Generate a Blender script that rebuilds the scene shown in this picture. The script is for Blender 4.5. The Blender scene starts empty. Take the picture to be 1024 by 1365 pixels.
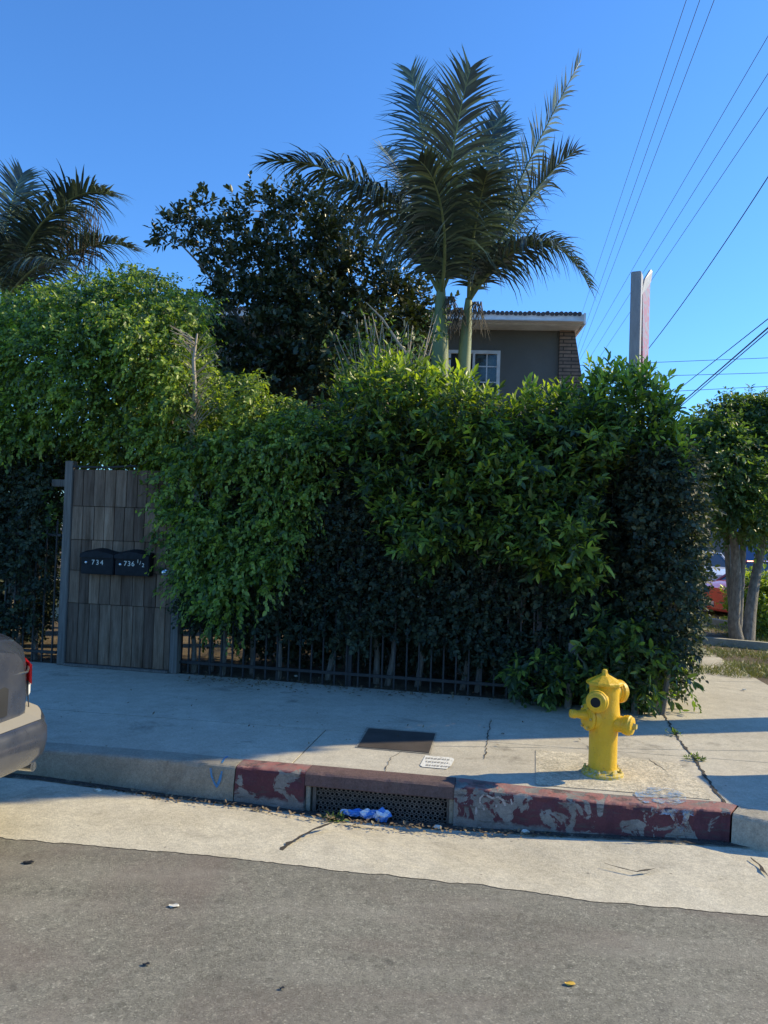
import bpy, bmesh, math, random
import numpy as np
from mathutils import Vector, Matrix, noise

random.seed(7)
RNG = np.random.default_rng(11)
S = bpy.context.scene
COL = S.collection
R = math.radians

# ------------------------------------------------------------------ camera
F = 1020.0
CAMZ = 1.72
PITCH, ROLL = R(1.6), R(1.9)
fwd = Vector((0, math.cos(PITCH), math.sin(PITCH)))
up0 = Vector((0, -math.sin(PITCH), math.cos(PITCH)))
rt0 = Vector((1, 0, 0))
rt = rt0 * math.cos(ROLL) + up0 * math.sin(ROLL)
up = -rt0 * math.sin(ROLL) + up0 * math.cos(ROLL)
CAM = Vector((0, 0, CAMZ))
cd = bpy.data.cameras.new('camera')
cam = bpy.data.objects.new('camera', cd)
COL.objects.link(cam)
M = Matrix((rt, up, -fwd)).transposed().to_4x4()
M.translation = CAM
cam.matrix_world = M
cd.sensor_fit = 'VERTICAL'
cd.sensor_height = 24.0
cd.lens = 24.0 * F / 1365.0
cd.clip_end = 5000
cd.clip_start = 0.05
S.camera = cam


def ray(px, py):
    return fwd + rt * ((px - 512) / F) - up * ((py - 682.5) / F)


def P(px, py, z=0.15):                       # pixel -> point on a level plane
    d = ray(px, py)
    return CAM + d * ((z - CAMZ) / d.z)


def D(px, py, Y):                            # pixel -> point at depth Y
    d = ray(px, py)
    return CAM + d * (Y / d.y)


def PL(px, py, p0, n):                       # pixel -> point on any plane
    d = ray(px, py)
    return CAM + d * ((p0 - CAM).dot(n) / d.dot(n))


# ------------------------------------------------------------------ materials
def mat(name, base=(.5, .5, .5), rough=.7, metal=0.0, spec=.5):
    m = bpy.data.materials.new(name)
    m.use_nodes = True
    b = m.node_tree.nodes['Principled BSDF']
    b.inputs['Base Color'].default_value = (*base, 1)
    b.inputs['Roughness'].default_value = rough
    b.inputs['Metallic'].default_value = metal
    b.inputs['Specular IOR Level'].default_value = spec
    return m


class NT:
    def __init__(s, m):
        s.m = m; s.t = m.node_tree; s.b = s.t.nodes['Principled BSDF']
        s.geo = s.t.nodes.new('ShaderNodeNewGeometry')
        s.pos = s.geo.outputs['Position']

    def noise(s, scale, detail=4, rough=.6, vec=None, dist=0.0, stretch=None):
        n = s.t.nodes.new('ShaderNodeTexNoise')
        n.inputs['Scale'].default_value = scale; n.inputs['Detail'].default_value = detail
        n.inputs['Roughness'].default_value = rough; n.inputs['Distortion'].default_value = dist
        v = vec or s.pos
        if stretch:
            mp = s.t.nodes.new('ShaderNodeMapping'); mp.inputs['Scale'].default_value = stretch
            s.t.links.new(v, mp.inputs['Vector']); v = mp.outputs['Vector']
        s.t.links.new(v, n.inputs['Vector'])
        return n.outputs['Fac']

    def voro(s, scale, out='Distance', feature='F1'):
        n = s.t.nodes.new('ShaderNodeTexVoronoi'); n.feature = feature
        n.inputs['Scale'].default_value = scale
        s.t.links.new(s.pos, n.inputs['Vector'])
        return n.outputs[out]

    def ramp(s, fac, stops):
        r = s.t.nodes.new('ShaderNodeValToRGB')
        e = r.color_ramp.elements
        while len(e) < len(stops): e.new(.5)
        for i, (p, c) in enumerate(stops):
            e[i].position = p
            e[i].color = (c, c, c, 1) if isinstance(c, (int, float)) else (*c, 1)
        s.t.links.new(fac, r.inputs['Fac'])
        return r.outputs['Color']

    def mix(s, fac, a, b, mode='MIX'):
        n = s.t.nodes.new('ShaderNodeMix'); n.data_type = 'RGBA'; n.blend_type = mode
        for sock, v in ((n.inputs[0], fac), (n.inputs[6], a), (n.inputs[7], b)):
            if isinstance(v, (int, float)): sock.default_value = v
            elif isinstance(v, tuple): sock.default_value = (*v, 1)
            else: s.t.links.new(v, sock)
        return n.outputs[2]

    def math(s, op, a, b=0.0):
        n = s.t.nodes.new('ShaderNodeMath'); n.operation = op
        for sock, v in ((n.inputs[0], a), (n.inputs[1], b)):
            if isinstance(v, (int, float)): sock.default_value = v
            else: s.t.links.new(v, sock)
        return n.outputs[0]

    def attr(s, name):
        n = s.t.nodes.new('ShaderNodeAttribute'); n.attribute_name = name
        return n.outputs['Fac']

    def color(s, c): s.t.links.new(c, s.b.inputs['Base Color'])

    def roughness(s, c): s.t.links.new(c, s.b.inputs['Roughness'])

    def bump(s, h, strength=.3, dist=.01):
        n = s.t.nodes.new('ShaderNodeBump')
        n.inputs['Strength'].default_value = strength; n.inputs['Distance'].default_value = dist
        s.t.links.new(h, n.inputs['Height'])
        s.t.links.new(n.outputs['Normal'], s.b.inputs['Normal'])


def concrete(name, c0, c1, c2, speck=.5, grain=180, bump=.35, stain=(.16, .14, .11), stain_amt=.5, big=.9):
    m = mat(name, rough=.9, spec=.25); n = NT(m)
    a = n.ramp(n.noise(big, 6, .65), [(.3, c0), (.55, c1), (.75, c2)])
    mid = n.ramp(n.noise(7, 5, .7), [(.3, .72), (.7, 1.12)])
    a = n.mix(.6, a, mid, 'MULTIPLY')
    g = n.ramp(n.noise(grain, 3, .7), [(.3, .5), (.5, 1.0), (.72, 1.35)])
    a = n.mix(speck, a, g, 'MULTIPLY')
    g2 = n.ramp(n.noise(grain * .33, 3, .7), [(.35, .75), (.65, 1.15)])
    a = n.mix(speck, a, g2, 'MULTIPLY')
    st = n.ramp(n.noise(2.6, 8, .75, dist=.4), [(.56, 0.0), (.72, 1.0)])
    st = n.math('MULTIPLY', st, stain_amt)
    a = n.mix(st, a, stain)
    sp = n.ramp(n.voro(9), [(.0, 1.0), (.06, 1.0), (.085, 0.0)])           # dark gum spots and grit
    sp = n.math('MULTIPLY', sp, n.ramp(n.noise(3.1, 2), [(.52, 0.0), (.6, .7)]))
    a = n.mix(sp, a, (.09, .085, .08))
    n.color(a)
    n.bump(n.math('ADD', n.noise(grain, 4, .8), n.noise(25, 4, .7)), bump, .006)
    return m


M_walk = concrete('sidewalk_concrete', (.44, .39, .30), (.55, .495, .385), (.61, .56, .45), .45, 160, .3, stain_amt=.75)
M_gut = concrete('gutter_concrete', (.50, .44, .32), (.60, .54, .41), (.68, .62, .48), .55, 120, .5, stain=(.24, .21, .16), stain_amt=.6)
M_aggr = concrete('aggregate_concrete', (.50, .435, .31), (.64, .565, .42), (.72, .655, .51), .95, 75, .8, stain_amt=.3)
M_kerbc = concrete('kerb_concrete', (.30, .265, .20), (.42, .38, .30), (.50, .46, .37), .5, 120, .6, stain_amt=.7)

m = mat('asphalt', rough=.88, spec=.3); n = NT(m); M_asph = m
a = n.ramp(n.noise(1.1, 6, .65), [(.3, (.215, .198, .152)), (.7, (.30, .28, .22))])
cell = n.t.nodes.new('ShaderNodeSeparateColor'); n.t.links.new(n.voro(150, 'Color'), cell.inputs[0])
g = n.ramp(cell.outputs[0], [(.0, .60), (.35, .86), (.7, 1.0), (.92, 1.15), (1.0, 1.8)])
a = n.mix(.75, a, g, 'MULTIPLY')
cell2 = n.t.nodes.new('ShaderNodeSeparateColor'); n.t.links.new(n.voro(38, 'Color'), cell2.inputs[0])
g = n.ramp(cell2.outputs[1], [(.0, .55), (.12, .9), (.85, 1.0), (.97, 1.35)])
a = n.mix(.5, a, g, 'MULTIPLY')
g = n.ramp(n.noise(26, 6, .8), [(.32, .55), (.5, 1.0), (.7, 1.2)])
a = n.mix(.6, a, g, 'MULTIPLY')
a = n.mix(n.math('MULTIPLY', n.ramp(n.noise(.8, 5, .6, dist=1.0), [(.48, 0.0), (.66, 1.0)]), .40), a, (.20, .145, .12))
a = n.mix(n.math('MULTIPLY', n.ramp(n.noise(1.7, 5, .7, dist=.6), [(.56, 0.0), (.68, 1.0)]), .35), a, (.10, .09, .08))
a = n.mix(n.math('MULTIPLY', n.ramp(n.noise(5, 5, .6), [(.64, 0.0), (.70, 1.0)]), .45), a, (.085, .075, .065))
a = n.mix(n.math('MULTIPLY', n.ramp(n.noise(2.2, 4, .55, stretch=(.35, 1.6, 1)), [(.50, 0.0), (.66, 1.0)]), .28), a, (.40, .36, .29))
n.color(a)
n.bump(n.math('ADD', n.noise(120, 5, .95), n.math('MULTIPLY', cell.outputs[0], .8)), .75, .006)

m = mat('dry_soil', rough=.95); n = NT(m); M_soil = m
a = n.ramp(n.noise(3, 6, .7), [(.3, (.07, .05, .03)), (.55, (.17, .125, .075)), (.75, (.26, .21, .13))])
a = n.mix(.8, a, n.ramp(n.noise(70, 4, .8), [(.3, .4), (.7, 1.3)]), 'MULTIPLY')
n.color(a); n.bump(n.noise(40, 5, .8), .8, .03)

m = mat('far_ground', rough=.95); n = NT(m); M_far = m
n.color(n.ramp(n.noise(.2, 5), [(.3, (.13, .12, .09)), (.7, (.22, .20, .16))]))

M_gap = mat('joint_dirt', (.05, .04, .03), .95)

m = mat('red_kerb_paint', rough=.75, spec=.3); n = NT(m); M_red = m
conc = n.ramp(n.noise(6, 6, .7), [(.3, (.13, .12, .105)), (.7, (.30, .275, .24))])
conc = n.mix(.5, conc, n.ramp(n.noise(110, 3, .7), [(.3, .6), (.7, 1.3)]), 'MULTIPLY')
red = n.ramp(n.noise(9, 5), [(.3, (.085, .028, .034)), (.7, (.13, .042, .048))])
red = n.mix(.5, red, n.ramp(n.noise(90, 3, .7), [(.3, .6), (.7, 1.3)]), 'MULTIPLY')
chip = n.ramp(n.noise(5.5, 8, .62, dist=.7), [(.535, 0.0), (.55, 1.0)])
sep = n.t.nodes.new('ShaderNodeSeparateXYZ'); n.t.links.new(n.pos, sep.inputs[0])
low = n.ramp(n.math('ADD', sep.outputs[2], n.math('MULTIPLY', n.noise(14, 5), .10)), [(.0, 1.0), (.012, 1.0), (.03, 0.0)])
worn = n.mix(1.0, chip, low, 'LIGHTEN')
scuff = n.ramp(n.noise(7, 7, .75, stretch=(1, 1, 5)), [(.54, 0.0), (.62, .75)])
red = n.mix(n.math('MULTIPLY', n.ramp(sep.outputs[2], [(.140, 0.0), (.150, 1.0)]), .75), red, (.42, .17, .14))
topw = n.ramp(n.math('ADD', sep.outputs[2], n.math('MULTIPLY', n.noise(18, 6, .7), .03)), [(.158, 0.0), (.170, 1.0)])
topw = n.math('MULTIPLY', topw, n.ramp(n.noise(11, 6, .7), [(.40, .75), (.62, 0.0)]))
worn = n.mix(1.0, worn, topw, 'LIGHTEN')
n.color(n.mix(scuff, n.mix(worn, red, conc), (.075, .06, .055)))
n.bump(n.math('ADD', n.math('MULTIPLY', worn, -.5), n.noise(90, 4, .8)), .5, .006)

M_lint = concrete('drain_lintel', (.10, .075, .07), (.16, .10, .09), (.26, .21, .18), .5, 90, .5)
M_rust = mat('rusty_steel', rough=.7, metal=.3); n = NT(M_rust)
n.color(n.ramp(n.noise(25, 5, .7), [(.3, (.09, .075, .065)), (.6, (.17, .145, .125)), (.8, (.24, .19, .15))]))
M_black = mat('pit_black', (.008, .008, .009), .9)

m = mat('vault_cover_iron', rough=.6, metal=.2); n = NT(m); M_vault = m
ck = n.t.nodes.new('ShaderNodeTexChecker'); ck.inputs['Scale'].default_value = 55
n.t.links.new(n.pos, ck.inputs['Vector'])
n.color(n.mix(n.ramp(n.noise(6, 5), [(.3, .2), (.7, .8)]), (.055, .045, .038), (.12, .10, .085)))
n.bump(ck.outputs['Fac'], .8, .006)

M_blue = mat('blue_spray_paint', (.04, .20, .42), .6)
M_bluefade = mat('faded_blue_paint', rough=.8); n = NT(M_bluefade)
n.color(n.mix(n.ramp(n.noise(30, 6, .8), [(.42, 0.0), (.56, 1.0)]), (.40, .37, .30), (.17, .30, .48)))
def flaky(m, lo, hi, sc):
    n = NT(m); tr = n.t.nodes.new('ShaderNodeBsdfTransparent'); ms = n.t.nodes.new('ShaderNodeMixShader')
    n.t.links.new(n.ramp(n.noise(sc, 7, .75), [(lo, 0.0), (hi, 1.0)]), ms.inputs[0])
    n.t.links.new(tr.outputs[0], ms.inputs[1]); n.t.links.new(n.b.outputs[0], ms.inputs[2]); n.t.links.new(ms.outputs[0], n.t.nodes['Material Output'].inputs['Surface'])
flaky(M_bluefade, .44, .60, 14); flaky(M_blue, .32, .46, 40)
M_palep = mat('pale_spray_paint', (.36, .33, .31), .7); flaky(M_palep, .36, .50, 35)
M_stencil = mat('white_stencil_paint', rough=.8); n = NT(M_stencil)
n.color(n.ramp(n.noise(40, 6, .8), [(.38, (.45, .41, .34)), (.5, (.74, .72, .64))]))
M_mark = mat('stencil_mark', (.30, .29, .26), .8)

m = mat('hydrant_yellow', rough=.42); n = NT(m); M_hyd = m
a = n.ramp(n.noise(9, 5, .6), [(.3, (.66, .38, .012)), (.7, (.80, .48, .018))])
a = n.mix(n.ramp(n.noise(38, 5, .7), [(.62, 0.0), (.68, .8)]), a, (.33, .18, .02))
a = n.mix(n.ramp(n.noise(13, 7, .75, dist=.5), [(.60, 0.0), (.66, .7)]), a, (.50, .30, .02))
a = n.mix(n.ramp(n.noise(60, 6, .8, stretch=(1, 1, .25)), [(.66, 0.0), (.70, .9)]), a, (.16, .10, .05))
n.color(a); n.bump(n.math('ADD', n.noise(45, 4, .7), n.noise(11, 3, .6)), .55, .008)
M_hydold = mat('worn_hydrant_yellow', rough=.7); n = NT(M_hydold)
n.color(n.mix(n.ramp(n.noise(55, 5, .7), [(.5, 0.0), (.6, 1.0)]), (.55, .39, .05), (.40, .38, .28)))
n.bump(n.noise(60, 4, .8), .5, .006)

m = mat('weathered_gate_wood', rough=.85, spec=.2); n = NT(m); M_wood = m
a = n.ramp(n.noise(3, 7, .7, stretch=(6, 6, .5)), [(.3, (.11, .07, .045)), (.5, (.22, .15, .105)), (.72, (.33, .245, .18))])
a = n.mix(.7, a, n.ramp(n.noise(14, 6, .75, stretch=(9, 9, .6)), [(.3, .55), (.7, 1.25)]), 'MULTIPLY')
pr = n.attr('rnd')
a = n.mix(.85, a, n.ramp(pr, [(0, (.55, .50, .50)), (.5, (.95, .92, .9)), (1, (1.45, 1.35, 1.25))]), 'MULTIPLY')
n.color(a); n.bump(n.noise(16, 6, .8, stretch=(9, 9, .6)), .6, .006)
M_postw = mat('old_post_wood', rough=.85); n = NT(M_postw)
n.color(n.ramp(n.noise(5, 6, .7, stretch=(8, 8, .5)), [(.3, (.09, .08, .07)), (.7, (.24, .21, .18))]))
n.bump(n.noise(14, 6, .8, stretch=(9, 9, .6)), .5, .006)
M_box = mat('mailbox_black', rough=.6, spec=.2); n = NT(M_box)
n.color(n.ramp(n.noise(20, 4), [(.3, (.008, .009, .011)), (.7, (.018, .02, .024))]))
M_digit = mat('brass_digit', (.72, .70, .62), .4)
M_iron = mat('fence_iron', rough=.6, metal=.0); n = NT(M_iron)
n.color(n.ramp(n.noise(30, 4), [(.3, (.02, .02, .02)), (.7, (.045, .042, .04))]))
M_galv = mat('galvanised_pipe', (.42, .43, .43), .5, .3)


def foliage(name, cols, transl=.3, tint=(1.5, 1.7, .5), rough=.42, spec=.5):
    m = mat(name, rough=rough, spec=spec); n = NT(m)
    c = n.ramp(n.attr('rnd'), [(i / (len(cols) - 1), k) for i, k in enumerate(cols)])
    c = n.mix(.6, c, n.ramp(n.noise(2.2, 3), [(.3, .75), (.7, 1.2)]), 'MULTIPLY')
    n.color(c)
    tr = n.t.nodes.new('ShaderNodeBsdfTranslucent')
    n.t.links.new(n.mix(1.0, c, tint, 'MULTIPLY'), tr.inputs['Color'])
    ms = n.t.nodes.new('ShaderNodeMixShader'); ms.inputs[0].default_value = transl
    n.t.links.new(n.b.outputs[0], ms.inputs[1]); n.t.links.new(tr.outputs[0], ms.inputs[2])
    out = n.t.nodes['Material Output']
    n.t.links.new(ms.outputs[0], out.inputs['Surface'])
    return m


M_ficus = foliage('ficus_leaf', [(.035, .06, .038), (.06, .10, .045), (.11, .17, .05), (.24, .32, .06), (.38, .44, .09)], .42, (1.8, 1.9, .5))
M_hedge = foliage('small_leaf_hedge', [(.022, .032, .028), (.036, .05, .036), (.055, .075, .045), (.09, .10, .05), (.11, .07, .045)], .18, rough=.6, spec=.3)
M_big = foliage('long_leaf_shrub', [(.022, .042, .030), (.038, .066, .036), (.07, .11, .042), (.19, .27, .05), (.38, .46, .07)], .36, (1.9, 2.0, .4))
M_dark = foliage('leathery_dark_leaf', [(.03, .042, .022), (.05, .065, .03), (.08, .095, .045), (.16, .15, .08)], .14, rough=.35, spec=.5)
M_palm = foliage('palm_leaflet', [(.03, .045, .042), (.042, .06, .05), (.07, .10, .065), (.20, .23, .13)], .08, (1.2, 1.4, .8), rough=.38, spec=.7)
M_palmdry = foliage('dry_palm_leaflet', [(.10, .08, .055), (.16, .13, .09), (.25, .20, .14)], .2, (1, 1, 1), rough=.7)
M_street = foliage('street_tree_leaf', [(.05, .085, .035), (.08, .13, .045), (.13, .20, .06), (.24, .30, .09)], .42)
M_grass = foliage('grass_blade', [(.10, .14, .03), (.20, .22, .06), (.34, .30, .12)], .3, (1, 1, .6))
M_litter = foliage('dry_leaf', [(.10, .07, .04), (.20, .14, .08), (.36, .30, .16)], .1, (1, 1, 1), rough=.8)
M_bark = mat('grey_bark', rough=.9); n = NT(M_bark)
n.color(n.ramp(n.noise(9, 6, .7, stretch=(3, 3, 1)), [(.3, (.11, .09, .07)), (.5, (.22, .19, .155)), (.75, (.38, .34, .28))]))
n.bump(n.noise(25, 5, .8, stretch=(3, 3, 1)), .7, .02)
M_twig = mat('bare_twig', (.38, .31, .23), .9)
M_shaft = mat('palm_crownshaft', rough=.5); n = NT(M_shaft)
n.color(n.ramp(n.noise(3, 4, stretch=(2, 2, .6)), [(.3, (.13, .16, .055)), (.7, (.27, .29, .12))]))
n.bump(n.noise(14, 4, stretch=(1, 1, 8)), .15, .01)
M_palmtr = mat('palm_trunk', rough=.85); n = NT(M_palmtr)
n.color(n.ramp(n.noise(6, 5, stretch=(1, 1, 7)), [(.3, (.12, .11, .085)), (.7, (.30, .28, .22))]))

M_stucco = mat('grey_stucco', rough=.95, spec=.2); n = NT(M_stucco)
n.color(n.ramp(n.noise(1.1, 6, .6), [(.3, (.145, .14, .125)), (.7, (.18, .172, .155))])); n.bump(n.noise(40, 4), .4, .01)
M_white = mat('white_trim_paint', rough=.6); n = NT(M_white)
n.color(n.ramp(n.noise(4, 6), [(.3, (.62, .60, .57)), (.6, (.78, .77, .74))]))
m = mat('ledger_brick', rough=.9); n = NT(m); M_brick = m
bk = n.t.nodes.new('ShaderNodeTexBrick')
tc = n.t.nodes.new('ShaderNodeTexCoord'); mp = n.t.nodes.new('ShaderNodeMapping')
mp.inputs['Rotation'].default_value = (R(90), 0, 0)
n.t.links.new(tc.outputs['Object'], mp.inputs['Vector']); n.t.links.new(mp.outputs['Vector'], bk.inputs['Vector'])
for k, v in (('Scale', 1.0), ('Mortar Size', .012), ('Brick Width', .34), ('Row Height', .075), ('Bias', .1)): bk.inputs[k].default_value = v
bk.inputs['Color1'].default_value = (.34, .22, .15, 1); bk.inputs['Color2'].default_value = (.22, .15, .11, 1); bk.inputs['Mortar'].default_value = (.07, .055, .045, 1)
n.color(n.mix(.5, bk.outputs['Color'], n.ramp(n.noise(9, 4), [(.3, .6), (.7, 1.4)]), 'MULTIPLY'))
n.bump(bk.outputs['Fac'], -.9, .03)
M_tile = mat('roof_tile', rough=.8); n = NT(M_tile)
n.color(n.ramp(n.noise(6, 4), [(.3, (.045, .042, .045)), (.7, (.11, .10, .10))]))
m = mat('window_glass', (.03, .035, .035), .06, 0, .9); M_glass = m
n = NT(m); n.color(n.ramp(n.noise(5, 5, dist=1.2), [(.35, (.012, .016, .015)), (.62, (.05, .065, .05)), (.8, (.13, .15, .11))]))
M_dkwin = mat('open_window_dark', (.012, .013, .016), .6)
M_signw = mat('sign_cabinet_paint', rough=.5); n = NT(M_signw)
n.color(n.ramp(n.noise(5, 6, .7, stretch=(3, 3, .6)), [(.3, (.32, .31, .31)), (.7, (.46, .44, .43))]))
M_signf = mat('faded_sign_face', rough=.45); n = NT(M_signf)
n.color(n.ramp(n.noise(5, 3, .5, stretch=(1, 1, 1.2)), [(.42, (.26, .24, .26)), (.52, (.38, .10, .12)), (.62, (.28, .26, .28))]))
M_wire = mat('cable_black', (.02, .02, .022), .6)
M_wirel = mat('cable_grey', (.10, .12, .14), .6)
M_clay = mat('terracotta', rough=.85); n = NT(M_clay)
n.color(n.ramp(n.noise(8, 5), [(.3, (.34, .10, .06)), (.7, (.50, .18, .11))]))


def carpaint(name, c, rough=.3):
    m = mat(name, c, rough, .25, .5); n = NT(m)
    m.node_tree.nodes['Principled BSDF'].inputs['Coat Weight'].default_value = .6
    d = n.ramp(n.noise(7, 6, .7), [(.4, 0.0), (.8, .16)])
    n.color(n.mix(d, c, (.32, .29, .25)))
    n.roughness(n.ramp(n.noise(8, 5), [(.3, rough * .8), (.7, rough * 1.6)]))
    return m


M_carb = carpaint('slate_blue_car_paint', (.048, .056, .080), .25)
M_carw = carpaint('white_car_paint', (.72, .72, .70), .3)
M_carr = carpaint('red_car_paint', (.55, .07, .05), .3)
M_cardust = mat('dusty_bumper_top', (.30, .27, .22), .8)
M_rub = mat('tyre_rubber', (.02, .02, .021), .8)
M_chr = mat('chrome', (.62, .62, .62), .22, .9)
M_trim = mat('black_trim', (.02, .02, .022), .5)
M_cglass = mat('car_glass', (.02, .023, .027), .07, 0, .9)
M_tailr = mat('tail_lamp_red', (.65, .012, .02), .15)
M_tailw = mat('clear_lamp', (.75, .75, .74), .12)
M_plate = mat('licence_plate', (.75, .76, .78), .5)
M_bag = mat('plastic_bag', rough=.35); n = NT(M_bag)
n.color(n.ramp(n.noise(11, 4), [(.46, (.06, .22, .62)), (.52, (.70, .74, .80))]))
M_paper = mat('pale_scrap', (.66, .62, .52), .8)
M_wallp = mat('pink_plaster', (.52, .30, .27), .9)
M_wallg = mat('distant_grey_wall', rough=.9); n = NT(M_wallg)
n.color(n.ramp(n.noise(.8, 5), [(.3, (.12, .115, .11)), (.7, (.20, .19, .18))]))
M_blues = mat('blue_shutter', (.05, .13, .30), .6)
M_bin = mat('bin_plastic', (.04, .06, .05), .5)

# ------------------------------------------------------------------ object helpers
def root(name, loc, label, cat, group=None, rz=0):
    o = bpy.data.objects.new(name, None); COL.objects.link(o)
    o.location = loc; o.rotation_euler = (0, 0, rz)
    o.empty_display_size = .2
    o['label'] = label; o['category'] = cat
    if group: o['group'] = group
    return o


def tag(o, label=None, cat=None, group=None, kind=None):
    for k, v in (('label', label), ('category', cat), ('group', group), ('kind', kind)):
        if v: o[k] = v
    return o


def mesh(name, verts, faces, mt, parent=None, smooth=False, world=True, rnd=None, mi=None):
    """verts in world coordinates; when parent is given they are moved into its space"""
    v = np.asarray(verts, dtype=np.float64).reshape(-1, 3)
    me = bpy.data.meshes.new(name)
    loc = None
    if parent is None:
        c = np.array([(v[:, 0].min() + v[:, 0].max()) / 2, (v[:, 1].min() + v[:, 1].max()) / 2, v[:, 2].min()])
        loc = Vector(c); v = v - c
    elif world:
        bpy_m = (Matrix.Translation(world_loc(parent)) @ Matrix.Rotation(world_rz(parent), 4, 'Z')).inverted()
        A = np.array(bpy_m)
        v = v @ A[:3, :3].T + A[:3, 3]
    if isinstance(faces, np.ndarray):
        k = faces.shape[1]; nf = len(faces)
        me.vertices.add(len(v)); me.vertices.foreach_set('co', v.astype(np.float32).ravel())
        me.loops.add(nf * k); me.loops.foreach_set('vertex_index', faces.astype(np.int32).ravel())
        me.polygons.add(nf); me.polygons.foreach_set('loop_start', np.arange(0, nf * k, k, dtype=np.int32))
        me.update(calc_edges=True)
    else:
        me.from_pydata([tuple(p) for p in v], [], [tuple(f) for f in faces]); me.update()
    for x in (mt if isinstance(mt, (list, tuple)) else [mt]): me.materials.append(x)
    if mi is not None: me.polygons.foreach_set('material_index', np.asarray(mi, dtype=np.int32))
    if rnd is not None:
        at = me.attributes.new('rnd', 'FLOAT', 'FACE'); at.data.foreach_set('value', np.asarray(rnd, dtype=np.float32))
    if smooth: me.polygons.foreach_set('use_smooth', np.ones(len(me.polygons), dtype=bool))
    o = bpy.data.objects.new(name, me); COL.objects.link(o)
    if parent is not None: o.parent = parent
    else: o.location = loc
    return o


def world_loc(o):
    return Vector(o.location) if o.parent is None else (Matrix.Rotation(world_rz(o.parent), 4, 'Z') @ Vector(o.location)) + world_loc(o.parent)


def world_rz(o):
    return o.rotation_euler.z + (world_rz(o.parent) if o.parent else 0)


class G:
    """collects geometry for one mesh"""
    def __init__(s): s.v = []; s.f = []; s.r = []

    def add(s, v, f, r=None):
        b = len(s.v); s.v += [tuple(p) for p in v]; s.f += [tuple(i + b for i in q) for q in f]
        s.r += [random.random() if r is None else r] * len(f)

    def box(s, c, sx, sy, sz, ax=None, bev=0, r=None):
        X, Y, Z = ax or (Vector((1, 0, 0)), Vector((0, 1, 0)), Vector((0, 0, 1)))
        c = Vector(c)
        if bev <= 0:
            v = [c + X * (i * sx / 2) + Y * (j * sy / 2) + Z * (k * sz / 2) for i in (-1, 1) for j in (-1, 1) for k in (-1, 1)]
            s.add(v, [(0, 1, 3, 2), (4, 6, 7, 5), (0, 4, 5, 1), (2, 3, 7, 6), (0, 2, 6, 4), (1, 5, 7, 3)], r)
        else:
            bm = bmesh.new(); bmesh.ops.create_cube(bm, size=1)
            for q in bm.verts: q.co = Vector((q.co.x * sx, q.co.y * sy, q.co.z * sz))
            bmesh.ops.bevel(bm, geom=bm.edges[:], offset=bev, segments=2, affect='EDGES')
            bm.verts.ensure_lookup_table()
            v = [c + X * q.co.x + Y * q.co.y + Z * q.co.z for q in bm.verts]
            s.add(v, [[q.index for q in f.verts] for f in bm.faces], r); bm.free()

    def tube(s, pts, rads, n=8, cap=True, r=None):
        pts = [Vector(p) for p in pts]
        if isinstance(rads, (int, float)): rads = [rads] * len(pts)
        v = []; f = []
        ref = Vector((0, 0, 1))
        t0 = (pts[-1] - pts[0]).normalized()
        if abs(t0.z) > .9: ref = Vector((1, 0, 0))
        for i, p in enumerate(pts):
            t = (pts[min(i + 1, len(pts) - 1)] - pts[max(i - 1, 0)]).normalized()
            a = t.cross(ref)
            if a.length < 1e-4: a = t.cross(Vector((0, 1, 0)))
            a.normalize(); b = t.cross(a)
            for k in range(n):
                an = 2 * math.pi * k / n
                v.append(p + (a * math.cos(an) + b * math.sin(an)) * rads[i])
        for i in range(len(pts) - 1):
            for k in range(n):
                q = (k + 1) % n
                f.append((i * n + k, i * n + q, (i + 1) * n + q, (i + 1) * n + k))
        if cap:
            f.append(tuple(range(n))[::-1]); f.append(tuple((len(pts) - 1) * n + k for k in range(n)))
        s.add(v, f, r)

    def lathe(s, c, axis, prof, n=32, r=None):
        """prof: (distance along axis, radius)"""
        c = Vector(c); ax = Vector(axis).normalized()
        a = ax.cross(Vector((0, 0, 1)) if abs(ax.z) < .9 else Vector((1, 0, 0))).normalized(); b = ax.cross(a)
        v = []; f = []
        for (d, rr) in prof:
            for k in range(n):
                an = 2 * math.pi * k / n
                v.append(c + ax * d + (a * math.cos(an) + b * math.sin(an)) * rr)
        for i in range(len(prof) - 1):
            for k in range(n):
                q = (k + 1) % n
                f.append((i * n + k, i * n + q, (i + 1) * n + q, (i + 1) * n + k))
        f.append(tuple(range(n))[::-1]); f.append(tuple((len(prof) - 1) * n + k for k in range(n)))
        s.add(v, f, r)

    def obj(s, name, mt, parent=None, smooth=False, rnd=False):
        o = mesh(name, s.v, s.f, mt, parent, smooth, rnd=s.r if rnd else None)
        if smooth:
            o.data.polygons.foreach_set('use_smooth', [True] * len(o.data.polygons))
            md = o.modifiers.new('edge', 'EDGE_SPLIT'); md.split_angle = R(40)
        return o


def ico_blob(g, c, rad, sub=2, sc=(1, 1, 1), amp=.25, seed=0):
    bm = bmesh.new(); bmesh.ops.create_icosphere(bm, subdivisions=sub, radius=1)
    v = []
    for q in bm.verts:
        k = 1 + amp * noise.noise(q.co * 2.2 + Vector((seed, seed * 2.3, 0)))
        v.append(Vector(c) + Vector((q.co.x * sc[0], q.co.y * sc[1], q.co.z * sc[2])) * rad * k)
    bm.verts.ensure_lookup_table()
    g.add(v, [[q.index for q in f.verts] for f in bm.faces]); bm.free()


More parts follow.
